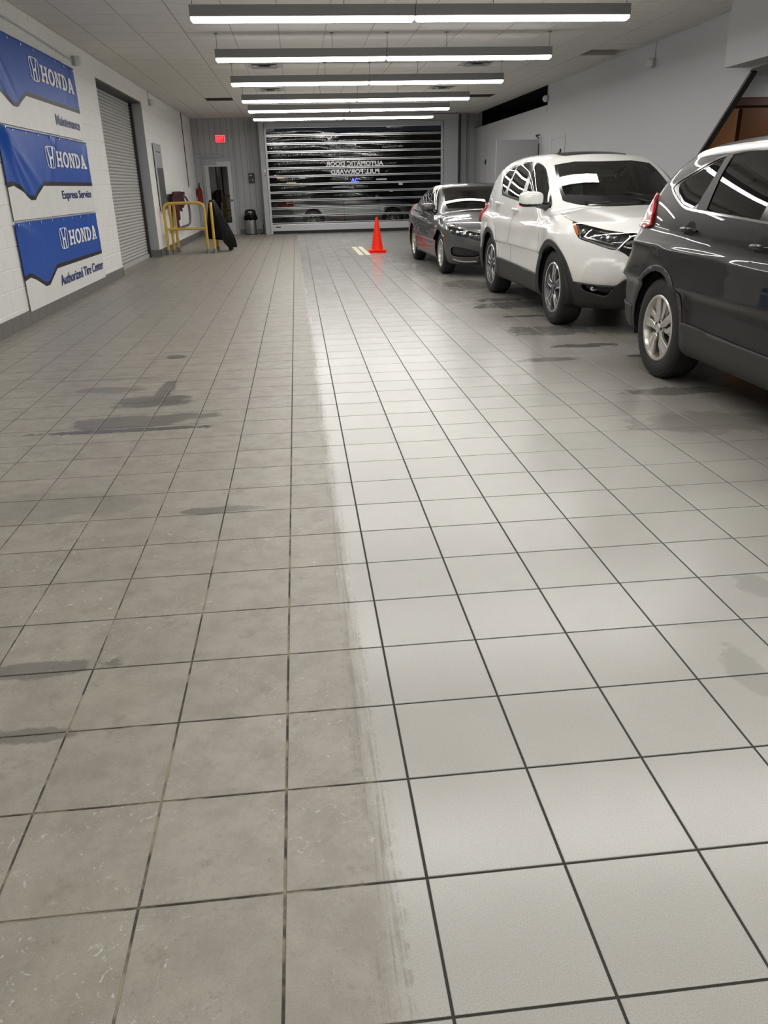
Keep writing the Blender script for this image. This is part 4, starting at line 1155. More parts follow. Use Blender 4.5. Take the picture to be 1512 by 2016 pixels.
M['seat'] = P('seat_fabric', (.12,.125,.13), .85, bump=.4, bscale=300)
M['gap'] = P('panel_gap', (.004,.004,.004), .9)

# ---- wheels
def make_wheel(parent, R, W, rim, style, loc, flip):
    w = bpy.data.objects.new('wheel', None); COL.objects.link(w); w.parent = parent; w.location = loc; w.empty_display_size = .1
    if flip: w.rotation_euler = (0, 0, math.pi)
    # axle along x, the outer face at -x
    h = W/2
    prof = [(rim-.012,-h*.80),(rim+.006,-h*.92),(rim+.03,-h*1.0),(rim+.06,-h*1.03),(R-.045,-h*1.0),(R-.02,-h*.92),(R-.005,-h*.78),(R,-h*.55),(R,h*.55),(R-.005,h*.78),(R-.02,h*.92),(rim+.05,h),(rim-.01,h*.8)]
    tb = MB(); tb.lathe(prof, ax=0, n=64); O('tire', tb, M['tire'], w, smooth=True, angle=50)
    tr = MB()
    for i in range(64):                                    # shoulder tread blocks
        a = 2*math.pi*i/64; b = a+.055
        for (x0, x1, r0) in ((-h*.93,-h*.70,R-.018),(h*.70,h*.93,R-.018)):
            c = [(x0 if x0 < 0 else x1, (R-.020)), (x1 if x0 < 0 else x0, R+.002)]
            vs_ = []
            for ang in (a, b):
                for (xx, rr) in ((c[0][0], R-.026), (c[0][0], R-.017), (c[1][0], R+.0015), (c[1][0], R-.012)): vs_.append((xx, rr*math.cos(ang), rr*math.sin(ang)))
            tr.add(vs_, [(0,1,2,3),(4,7,6,5),(1,5,6,2),(0,4,5,1),(2,6,7,3)])
    for k in range(5): tr.lathe([(R+.0018,-h*.5+k*h*.25-.006),(R+.0018,-h*.5+k*h*.25+.006)], ax=0, n=48)
    O('tread', tr, M['tire'], w, kind='stuff')
    rm = M['rim_silver'] if style != 'crv5' else M['rim_machined']
    rb = MB(); rb.lathe([(rim+.004,-h*.90),(rim-.002,-h*.97),(rim-.014,-h*.95),(rim-.02,-h*.80),(rim-.035,-h*.3),(rim-.045,h*.6),(rim-.01,h*.85)], ax=0, n=64); O('rim', rb, rm if style != 'crv5' else M['rim_grey'], w, smooth=True, angle=35)
    O('rim_lip', MB().lathe([(rim+.006,-h*.93),(rim-.001,-h*.985),(rim-.011,-h*.96)], ax=0, n=64), rm, w, smooth=True)
    bd = MB(); bd.lathe([(0,-h*.12),(rim*.72,-h*.12),(rim*.72,h*.1)], ax=0, n=40); bd.lathe([(rim-.045,h*.3),(0,h*.3)], ax=0, n=40); O('brake_disc', bd, M['brake'], w)
    def spoke(polys, mats, raise_=0.0, name='spoke', ns=5, a0=0.0, th=.022):
        for k in range(ns):
            ang = a0+2*math.pi*k/ns; mb = MB()
            for mi, pl, ri in polys:
                def fn(u, v, d):                             # u tangential, v radial, d depth
                    r = v; dish = -h*.72 + (-.10*h)*math.sin(min(1, r/rim)*math.pi) * 1.0
                    x = dish - ri + d
                    return (x, r*math.cos(ang)-u*math.sin(ang), r*math.sin(ang)+u*math.cos(ang))
                mb.prism(pl, fn, 0.0, th, mi)
            O(name, mb, mats, w, bevel=.003, seg=1)
    r0, r1 = .045, rim-.008
    if style == 'crv4':
        spoke([(0, [(-.034,r0),(.002,r0+.005),(.012,.11),(-.020,r1+.004),(-.084,r1-.010),(-.040,.10)], .012)], rm, name='spoke', a0=.3)
        spoke([(0, [(-.002,r0+.01),(.036,r0+.02),(.060,.11),(.068,r1-.008),(.006,r1+.004),(.026,.12)], .0)], rm, name='spoke', a0=.3)
        spoke([(0, [(.050,.085),(.066,.10),(.120,r1-.036),(.086,r1-.014)], -.016)], rm, name='spoke_web', a0=.3)
    elif style == 'crv5':
        spoke([(0, [(-.030,r0),(.030,r0),(.030,.12),(.062,r1-.008),(-.062,r1-.008),(-.030,.12)], .0)], M['rim_grey'], name='spoke', a0=.31)
        spoke([(0, [(-.034,r0+.02),(-.024,r0+.02),(-.022,.12),(-.046,r1),(-.066,r1),(-.036,.12)], .010)], rm, name='spoke_edge', a0=.31, th=.03)
        spoke([(0, [(.034,r0+.02),(.024,r0+.02),(.022,.12),(.046,r1),(.066,r1),(.036,.12)], .010)], rm, name='spoke_edge', a0=.31, th=.03)
        spoke([(0, [(-.045,r1-.028),(.045,r1-.028),(.06,r1),(-.06,r1)], .006)], rm, name='spoke_tip', a0=.31, th=.024)
    else:
        spoke([(0, [(-.034,r0),(-.008,r0),(-.012,.10),(-.030,r1),(-.066,r1-.006),(-.036,.10)], 0.0)], rm, name='spoke', a0=.2)
        spoke([(0, [(.034,r0),(.008,r0),(.012,.10),(.030,r1),(.066,r1-.006),(.036,.10)], .0)], rm, name='spoke', a0=.2)
    hb = MB(); hb.lathe([(.062,-h*.60),(.062,-h*.80),(.052,-h*.86),(.034,-h*.88),(.03,-h*.93),(.0,-h*.94)], ax=0, n=28); O('hub', hb, rm if style != 'crv5' else M['rim_grey'], w, smooth=True, angle=30)
    lg = MB()
    for k in range(5):
        a = 2*math.pi*k/5+.6; lg.lathe([(.011,-h*.82),(.011,-h*.90),(0,-h*.905)], (0, .047*math.cos(a), .047*math.sin(a)), 0, 8)
    O('lug_nuts', lg, M['brake'], w, kind='stuff')
    return w
def rbox(mb, c, s, p=4.0, n=14, m=10):                       # superellipsoid lump
    rows = []
    for i in range(m+1):
        ph = -math.pi/2+math.pi*i/m; row = []
        for j in range(n+1):
            th = 2*math.pi*j/n; g = lambda v: math.copysign(abs(v)**(2/p), v)
            row.append((c[0]+s[0]*g(math.cos(ph))*g(math.cos(th)), c[1]+s[1]*g(math.cos(ph))*g(math.sin(th)), c[2]+s[2]*g(math.sin(ph))))
        rows.append(row)
    return mb.grid(rows)
def seat(parent, x, y, z, w=.27, head=True):
    mb = MB(); rbox(mb, (x, y-.10, z+.06), (w, .28, .09)); O('seat_cushion', mb, M['seat'], parent, smooth=True, angle=180)
    mb = MB(); P1 = []
    rbox(mb, (0, 0, .33), (w*.92, .085, .35)); a = .33
    mb.v = [(vx+x, y+.13+vy*math.cos(a)+vz*math.sin(a), z+.05-vy*math.sin(a)+vz*math.cos(a)) for vx, vy, vz in mb.v]; O('seat_back', mb, M['seat'], parent, smooth=True, angle=180)
    if head:
        mb = MB(); rbox(mb, (x, y+.38, z+.80), (.13, .055, .10)); O('headrest', mb, M['seat'], parent, smooth=True, angle=180)
def lim_side(p): return .55-np.abs(p[:,0])
def circ(yc, zc, r): return lambda p: np.maximum(np.hypot(p[:,1]-yc, p[:,2]-zc)-r, .60-np.abs(p[:,0]))
def common(car, wb, R, W, rimr, style, half, arch_r, arch_z, dash_y, dash_z, belt):
    root = car.root
    for sx in (-1, 1):
        for yc in (-wb/2, wb/2):
            make_wheel(root, R, W, rimr, style, (sx*(half-W/2-.012), yc, R), sx > 0)
            mb = MB(); x0, x1 = sx*(half-.012), sx*(half-.36)
            mb.lathe([(arch_r-.002, x0), (arch_r+.012, sx*(half-.05)), (arch_r+.012, x1), (0, x1)], (0, yc, arch_z), 0, 40, a0=-.28, a1=math.pi+.28); O('wheel_liner', mb, M['dark'], root)
    # lining, floor, dashboard, seats
    car.part(['body','roof','hood','front_door','rear_door','gap','trim','rear_bumper','fender','cowl'], 'interior_lining', M['interior'], off=-.035, keep=lambda c: c[2] > .55 and c[1] > dash_y-.15, normals=False)
    O('cabin_floor', MB().box(-half+.12, half-.12, dash_y-.3, wb/2+.75, .36, .40), M['interior'], root)
    mb = MB(); rbox(mb, (0, dash_y, dash_z-.16), (half-.16, .26, .16), 5); O('dashboard', mb, M['interior'], root, smooth=True, angle=180)
    mb = MB(); cw = Vector((.36, dash_y+.34, dash_z-.06)); pts = []
    for k in range(24):
        a = 2*math.pi*k/24; pts.append(cw+Vector((.185*math.cos(a), -.07*math.sin(a), .17*math.sin(a))))
    mb.tube(pts, .017, 8, closed=True); mb.tube([cw, cw+Vector((0,-.25,-.08))], .04, 8); mb.tube([cw-Vector((.18,0,0)), cw+Vector((.18,0,0))], .02, 8); O('steering_wheel', mb, M['interior'], root, smooth=True)
def handle(car, p, L=.20, mat=None, parent=None, cup=True):
    q = np.array(p); n = car.body.normal(q[None])[0]; t = np.array([0, 1.0, 0]); t -= n*(t@n); t /= np.linalg.norm(t)
    for s in (1, -1):
        mb = MB(); pts = []
        for k in range(9):
            a = -1+2*k/8; c = q+t*(a*L/2)+n*(.004+.034*(1-abs(a)**4)); pts.append((s*c[0], c[1], c[2]))
        mb.tube(pts, [.010+.006*(1-abs(-1+2*k/8)**2) for k in range(9)], 10); o = O('door_handle', mb, mat, parent or car.root, smooth=True)
        if cup:
            mb = MB(); u = np.cross(n, t); rows = []
            for i in range(5):
                r = i/4; rows.append([(s*(q+t*(r*.075*math.cos(a))+u*(r*.062*math.sin(a))+n*(.0015))[0], *(q+t*(r*.075*math.cos(a))+u*(r*.062*math.sin(a))+n*.0015)[1:]) for a in np.linspace(0, 2*math.pi, 21)])
            mb.grid(rows); O('handle_recess', mb, M['gap'], o)
def mirror(car, c, s, paint, foot):
    for k in (1, -1):
        mb = MB(); rbox(mb, (0,0,0), s, 3.2, 20, 14); mb.v = [(k*(c[0]+x), c[1]+y+.04*(x/s[0])*k*0, c[2]+z+.10*abs(x)*0) for x, y, z in mb.v]
        o = O('door_mirror', mb, paint, car.root, smooth=True, angle=180)
        mb = MB(); rbox(mb, (k*c[0], c[1]+.005, c[2]-s[2]*.62), (s[0]*.98, s[1]*.96, s[2]*.5), 3, 18, 10); O('mirror_lower', mb, M['black_gloss'], o, smooth=True, angle=180)
        mb = MB(); f = np.array(foot); a = np.array([c[0]-s[0]*.5, c[1], c[2]-s[2]*.7]); pts = [tuple(f+(a-f)*q) for q in (0, .5, 1)]
        mb.tube([(k*x, y, z) for x, y, z in pts], [.05, .04, .035], 10); O('mirror_foot', mb, M['black_gloss'], o, smooth=True)

# =================================================================== white compact SUV
SUV5 = dict(box=(.93,-2.22,2.33,.26,1.71), spine_z=.85, belt=1.04, tumble=.20, tumble2=.22, front_c=.42, front_p=2.4, rear_c=.13, crown=.075, k_top=.11, k_plan=.16, k_roof=.13, k_belt=.035,
  screen_c=.22, back_c=.14, roof_crown=.05,
  curves=dict(
    plan=[(-2.4,.84),(-1.9,.895),(-1.33,.925),(-.4,.918),(.5,.918),(1.33,.925),(1.9,.90),(2.4,.84)],
    sect=[(.2,-.045),(.36,-.012),(.50,-.004),(.66,-.006),(.82,0),(.95,-.018),(1.10,-.06)],
    front=[(.18,2.02),(.28,2.12),(.42,2.20),(.60,2.235),(.80,2.225),(.92,2.19),(1.02,2.10)],
    rear=[(.2,2.2),(.45,2.32),(.65,2.35),(.9,2.32),(1.1,2.27),(1.3,2.2)],
    deck=[(-2.25,.97),(-2.0,1.015),(-1.5,1.085),(-1.0,1.135),(-.6,1.10),(0,1.06),(1,1.09),(2.0,1.11),(2.4,1.06)],
    sill=[(-2.3,.26),(-1.9,.22),(-1.0,.235),(1.0,.24),(1.9,.26),(2.3,.34)],
    screen=[(-1.35,.90),(-1.02,1.105),(-.55,1.375),(-.15,1.575),(.10,1.65),(.5,1.708),(.9,1.722),(1.4,1.725)],
    back=[(.2,1.735),(.8,1.722),(1.4,1.68),(1.85,1.61),(2.02,1.55),(2.13,1.42),(2.28,1.10),(2.36,.85)],
    cab=[(-1.2,.865),(-.6,.885),(.4,.89),(1.3,.875),(1.9,.82),(2.3,.76)]),
  flares=[(-1.33,.37,.47,.020),(1.33,.37,.47,.020)],
  creases=[([(-1.7,.90),(-1.0,.93),(.4,.965),(1.6,1.0),(2.2,1.0)], .018, .12)],
  hood_ridge=[(.40,.56,-2.1,-1.05,.022)])
white_paint = car_paint('white_pearl_paint', (.80,.80,.775), .0, .40, .78, dcol=(.44,.41,.33), rough=.3)
cw = CarBuild('suv', 'white compact suv with its front towards the room, parked between two dark cars', SUV5, (3.575, 8.43), .006)
A = dict(sc=7.56, off=(930,290)); B = dict(sc=7.56, off=(1080,380)); C8 = dict(sc=3.78, off=(920,280))
HZ = .368
def s5(view, pix, k, sm=1, lim=lim_side): return feat(view, cw.tp(view, pix, **k), sm, lim)
def cut_all_suv5():
    c = cw
    ck = c.tp('obl', [(440,1330),(455,1200),(490,1100),(545,1010),(650,962),(820,940),(1000,985),(1200,1075),(1250,1130),(1240,1250),(1100,1420),(700,1420)], **B)
    SUV5['cheek'] = ck; SUV5['cheek_a'] = .016
    # panels
    c.add('hood', feat('top', [(0,-2.08),(.50,-2.06),(.70,-1.92),(.795,-1.7),(.80,-1.35),(.775,-1.02),(0,-1.09)], 1, lambda p: .90-p[:,2]))
    c.add('front_door', feat('side', [(-.88,.36),(-.90,.70),(-.86,1.02),(-.80,1.2),(-.2,1.62),(.20,1.66),(.30,1.0),(.30,.36)], 0, lim_side))
    c.add('rear_door', feat('side', [(.31,.36),(.31,1.0),(.21,1.66),(1.0,1.66),(1.42,1.2),(1.30,.98),(1.02,.86),(.84,.62),(.80,.36)], 0, lim_side))
    ln = [('side', [(-.88,.36),(-.90,.70),(-.86,1.02)]), ('side', [(.305,.36),(.305,1.05)]), ('side', [(1.38,1.06),(1.24,.95),(1.02,.86),(.84,.62),(.80,.36)])]
    for v, pl in ln: c.add('gap', (lambda v, pl: lambda p: np.maximum(line_d(pl, VIEW[v](p))-.003, lim_side(p)))(v, pl))
    c.add('gap', lambda p: np.maximum(line_d([(.70,-1.93),(.795,-1.7),(.80,-1.35),(.775,-1.02)], VIEW['top'](p))-.0035, .88-p[:,2]))
    # glass house
    dlo = [(440,690),(437,600),(440,490),(490,395),(570,305),(700,240),(870,212),(980,222),(1065,262),(1115,340),(1145,480),(1170,650),(1195,800),(1188,890),(1130,900),(720,800),(560,745)]
    c.add('trim', s5('side', dlo, A))
    c.add('chrome_strip', (lambda pl: lambda p: np.maximum(line_d(pl, VIEW['side'](p))-.009, lim_side(p)))(c.tp('side', [(447,640),(447,700),(560,742),(720,797),(1000,865)], **A)))
    c.add('quarter_glass', s5('side', [(452,655),(450,480),(500,400),(572,335),(620,306),(662,288),(600,420),(540,540),(492,665)], A))
    c.add('rear_door_glass', s5('side', [(690,272),(780,246),(875,240),(850,380),(790,540),(738,700),(725,775),(640,745),(515,700),(560,570),(610,440),(660,340)], A))
    c.add('front_door_glass', s5('side', [(945,242),(1010,262),(1062,308),(1102,390),(1128,490),(1152,620),(1172,760),(1165,850),(1000,835),(790,780),(800,690),(830,580),(890,420)], A))
    # windscreen as a half outline
    e = c.trace([(1218,262),(1232,360),(1258,480),(1300,650),(1345,795)], **A); ez = [(abs(q[0]), q[2]) for q in e]
    top = c.trace([(1130,318),(1180,317.5)]); bot = c.trace([(1116,398),(1146,404.5),(1180,405)])
    ws = [(0, top[1][2]+.002), (abs(top[1][0]), top[1][2]), (abs(top[0][0]), top[0][2])]+ez+[(abs(q[0]), q[2]) for q in bot]+[(0, bot[2][2]-.0)]
    hard = [(-.3, ws[0][1])]+ws[1:-1]+[(-.3, ws[-1][1])]
    c.add('cowl', feat('front', hard, 0, lambda p: np.maximum(p[:,1]-.35, -1.30-p[:,1])))
    ws2 = [(-.3, ws[0][1]-.015)]+[(x-.022, z-.012) for x, z in ws[1:3]]+[(x-.030, z) for x, z in ez[:-1]]+[(ez[-1][0]-.05, ez[-1][1]+.06)]+[(-.3, ez[-1][1]+.015)]
    c.add('windscreen', feat('front', ws2, 0, lambda p: np.maximum(p[:,1]-.35, -1.30-p[:,1])))
    c.add('sunroof', feat('top', [(-.2,.10),(.36,.13),(.40,.2),(.40,.8),(-.2,.8)], 0, lambda p: 1.5-p[:,2]))
    # lamps, grille, bumper
    lf = lambda p: p[:,1]+1.2
    hl = [(355,408),(480,453),(700,508),(900,558),(1190,593),(1232,630),(1150,725),(1020,865),(850,822),(640,742),(470,692),(425,645),(385,545),(360,450)]
    gr = c.trace([(1190,590),(1300,604),(1395,606)], **B); gb = c.trace([(1035,868),(1130,900),(1250,1005)], **B)
    c.gr = gr; c.gb = gb
    gpoly = [(abs(gb[0][0]), gb[0][2]), (abs(gr[0][0]), gr[0][2]), (abs(gr[2][0]), gr[2][2]), (-.3, gr[2][2]+.012), (-.3, gb[2][2]-.03), (abs(gb[2][0])-.03, gb[2][2]-.02), (abs(gb[2][0]), gb[2][2]), (abs(gb[1][0]), gb[1][2])]
    c.add('grille', feat('front', gpoly, 0, lf))
    c.add('headlight', s5('obl', hl, B, 1, lf))
    c.add('headlight_amber', s5('obl', [(362,425),(425,475),(452,600),(445,668),(405,595),(372,480)], B, 1, lf))
    lb = c.trace([(235,1285),(340,1308),(600,1352),(820,1372),(1000,1385),(1090,1308),(1150,1280)], **B); c.lb = lb
    q = VIEW['obl'](lb)
    u = [tuple(v) for v in q]; u = [(u[0][0]+.5, u[0][1]+.02)]+u+[(-3.2, u[-1][1]+.01),(-3.2,-.2),(u[0][0]+.5,-.2)]
    c.add('front_cladding', feat('obl', u, 0, lambda p: p[:,1]+1.56))
    c.add('fog_recess', s5('obl', [(480,1350),(620,1375),(820,1400),(985,1400),(930,1440),(860,1540),(700,1500),(520,1450)], B, 1, lf))
    c.add('side_cladding', feat('side', [(-1.2,.10),(-1.2,.44),(-.9,.455),(.8,.50),(1.2,.50),(1.2,.10)], 0, lambda p: .70-np.abs(p[:,0])))
    c.add('rear_cladding', feat('side', [(1.5,.1),(1.5,.52),(2.6,.58),(2.6,.1)], 0, None))
    c.add('tail_light', feat('side', [(2.04,.86),(2.00,1.06),(2.08,1.12),(2.5,1.10),(2.5,.84)], 1, lambda p: .52-np.abs(p[:,0])))
    c.add('rear_glass', feat('front', [(-.3,1.50),(.52,1.48),(.64,1.16),(-.3,1.12)], 0, lambda p: 1.8-p[:,1]))
    for yc in (-1.33, 1.33): c.add('arch_cladding', circ(yc, HZ+.005, .468))
    for yc in (-1.33, 1.33): c.add('void', circ(yc, HZ+.005, .405))
cut_all_suv5()
cw.build(.030, white_paint)
def finish_suv5():
    c = cw; r = c.root; wp = white_paint
    c.part(['body','gap'], 'body_shell', [wp, M['gap']], gap=['gap'])
    c.part('hood', 'hood', wp)
    for s, k in ((-1, lambda q: q[0] < 0), (1, lambda q: q[0] > 0)):
        for d in ('front', 'rear'):
            dr = c.part(d+'_door', d+'_door', wp, keep=k)
            c.part(d+'_door_glass', 'window_glass', M['glass_front'] if d == 'front' else M['glass_side'], off=-.004, keep=k, parent=dr)
        c.part('quarter_glass', 'quarter_glass', M['glass_side'], off=-.004, keep=k)
        h = c.part('headlight', 'headlight', M['lamp_dark'], off=-.045, keep=k)
        c.part('headlight', 'lens', M['lamp_lens'], off=.001, keep=k, parent=h)
        c.part('headlight_amber', 'side_marker', M['amber'], off=.001, keep=k, parent=h)
        def line(pix, rad, mat, name, off, par=h, ss=s):
            P_ = c.trace(pix, **B); N_ = c.body.normal(P_); P_ = P_+N_*off
            pts = [(-q[0]*ss if q[0] < 0 else q[0]*ss, q[1], q[2]) for q in P_]
            pts = [(ss*abs(q[0]), q[1], q[2]) for q in P_]
            O(name, MB().tube(pts, rad, 8), mat, par, smooth=True)
        line([(430,480),(450,560),(470,670),(640,725),(860,800),(1000,825),(1040,800),(1130,700),(1215,640)], .011, M['lamp_chrome'], 'light_bar', -.008)
        line([(520,650),(600,560),(650,530),(700,545),(900,590),(1060,595)], .010, M['lamp_chrome'], 'light_bar', -.012)
        line([(545,650),(760,715),(960,765),(1010,735)], .007, M['lamp_chrome'], 'light_bar', -.012)
        for (px, py, rr) in ((520,545,.036),(700,630,.034),(790,650,.022),(900,660,.040),(990,660,.032),(870,610,.026)):
            q = c.trace([(px, py)], **B)[0]; n = c.body.normal(q[None])[0]; q = q-n*.028; mb = MB(); rbox(mb, (s*abs(q[0]), q[1], q[2]), (rr, rr*.6, rr*.75), 2.4, 14, 8); O('projector', mb, M['lamp_chrome'], h, smooth=True, angle=180)
        for fr in (-1, 1): c.part('arch_cladding', 'arch_cladding', M['cladding'], keep=lambda q, k=k, fr=fr: k(q) and q[1]*fr > 0, normals=False, solid=.010)
        c.part('trim', 'window_trim', M['black_gloss'], off=-.001, keep=k)
        c.part('side_cladding', 'side_cladding', M['cladding'], keep=k, normals=False, solid=.012)
        c.part('tail_light', 'tail_light', M['tail'], off=.0, keep=k, normals=False, solid=.035)
        c.part('chrome_strip', 'chrome_strip', M['chrome'], off=.003, keep=k)
        fg = c.part('fog_recess', 'fog_light', M['black_gloss'], off=-.03, keep=k)
        q = c.trace([(672,1432)], **B)[0]; n = c.body.normal(q[None])[0]; q = q-n*.026; mb = MB(); rbox(mb, (s*abs(q[0]), q[1], q[2]), (.046, .016, .032), 2.2, 16, 10); O('lamp', mb, M['lamp_chrome'], fg, smooth=True, angle=180)
    c.part('windscreen', 'windscreen', M['glass_wind'], off=-.003)
    c.part('cowl', 'screen_frame', M['black_gloss'], off=-.002)
    c.part('sunroof', 'sunroof', M['black_gloss'], off=.001)
    c.part('rear_glass', 'rear_glass', M['glass_side'], off=-.003)
    c.part('front_cladding', 'front_cladding', M['cladding'], normals=False, solid=.010)
    c.part('rear_cladding', 'rear_cladding', M['cladding'], normals=False, solid=.010)
    g = c.part('grille', 'grille', M['black_gloss'], off=-.02)
    def bar(pix, rad, mat, name, off):
        P_ = c.trace(pix, **B); N_ = c.body.normal(P_); P_ = P_+N_*off; P_ = [q for q in P_]
        L = [(-abs(q[0]), q[1], q[2]) for q in P_]; Rr = [(abs(q[0]), q[1], q[2]) for q in P_[::-1]]
        O(name, MB().tube(L+Rr, rad, 10), mat, g, smooth=True)
    bar([(1030,850),(1140,740),(1230,660),(1290,645),(1390,648)], .013, M['chrome'], 'chrome_bar', .004)
    bar([(1120,795),(1200,820),(1340,825)], .010, M['chrome'], 'chrome_bar', .0)
    bar([(1150,775),(1240,745),(1350,765)], .030, M['lamp_dark'], 'grille_bar', -.012)
    # wiper, mirrors, handles
    wq = c.trace([(1152,398),(1175,404),(1200,402)]); N_ = c.body.normal(wq); wq = wq+N_*.02
    O('wiper', MB().tube([tuple(q) for q in wq], .010, 8), M['dark'], r, smooth=True)
    O('wiper', MB().tube([tuple(q+np.array([.55,-.01,.005])) for q in wq], .010, 8), M['dark'], r, smooth=True)
    ft = c.trace([(1100,880)], **A)[0]
    mc = c.at_x(1045.6, 391.5, 1.03); print('mirror', mc)
    mirror(c, (1.03, mc[1], mc[2]), (.125, .075, .072), wp, (abs(ft[0])-.01, ft[1], ft[2]))
    for px, py in ((395,832),(655,932)): handle(c, c.trace([(px, py)], **A)[0], .21, wp, cup=False)
    common(c, 2.66, HZ, .235, .245, 'crv5', .918, .405, HZ+.005, -.72, 1.09, 1.04)
    for x in (-.37, .37): seat(r, x, -.02, .50)
    for x in (-.40, .0, .40): seat(r, x, .85, .52, .23)
    q = c.trace([(1195,330)])[0]; mb = MB(); rbox(mb, (0, q[1]+.10, q[2]-.06), (.11, .02, .035), 4); O('rear_view_mirror', mb, M['interior'], r, smooth=True)
finish_suv5()
# =================================================================== dark grey compact SUV, side on
SUV4 = dict(box=(.91,-2.2,2.24,.26,1.63), spine_z=.85, belt=1.02, tumble=.24, tumble2=.25, front_c=.42, front_p=2.4, rear_c=.17, crown=.075, k_top=.11, k_plan=.15, k_roof=.12, k_belt=.035,
  screen_c=.22, back_c=.20, roof_crown=.05,
  curves=dict(
    plan=[(-2.4,.83),(-1.9,.88),(-1.31,.908),(-.4,.902),(.5,.902),(1.31,.908),(1.8,.895),(2.3,.85)],
    sect=[(.2,-.05),(.36,-.012),(.50,-.004),(.66,-.008),(.82,0),(.95,-.012),(1.10,-.05)],
    front=[(.18,2.02),(.28,2.12),(.42,2.2),(.60,2.235),(.80,2.22),(.92,2.18),(1.02,2.08)],
    rear=[(.2,2.08),(.40,2.20),(.58,2.25),(.74,2.235),(.86,2.175),(1.0,2.145),(1.1,2.13),(1.3,2.06)],
    deck=[(-2.25,.95),(-2.0,1.0),(-1.5,1.07),(-1.0,1.12),(-.6,1.08),(0,1.04),(1,1.08),(2.0,1.12),(2.3,1.08)],
    sill=[(-2.3,.26),(-1.9,.22),(-1.0,.235),(1.0,.24),(1.9,.27),(2.3,.36)],
    screen=[(-1.35,.88),(-1.02,1.085),(-.55,1.36),(-.15,1.56),(.10,1.615),(.5,1.655),(.9,1.665),(1.4,1.67)],
    back=[(.2,1.68),(.8,1.665),(1.3,1.632),(1.65,1.57),(1.85,1.48),(2.0,1.345),(2.12,1.15),(2.2,.98)],
    cab=[(-1.2,.845),(-.6,.865),(.4,.87),(1.3,.86),(1.8,.83),(2.2,.78)]),
  flares=[(-1.31,.37,.45,.010),(1.31,.37,.45,.010)],
  creases=[([(-1.7,.86),(-1.0,.88),(.4,.90),(1.3,.93),(2.2,.96)], .020, .10)])
dark_paint = car_paint('dark_grey_paint', (.005,.005,.0055), .4, .75, .84, dcol=(.030,.028,.025), rough=.35, streak=.9, coat=.6, spec=.15)
cb = CarBuild('suv', 'dark grey compact suv with silver roof rail, its tail next to the white suv', SUV4, (3.59, 3.32), .0)
E5 = dict(sc=5.559, off=(1240,260)); D3 = dict(sc=3.733, off=(1212,240))
def sb(view, pix, k, sm=1, lim=lim_side): return feat(view, cb.tp(view, pix, **k), sm, lim)
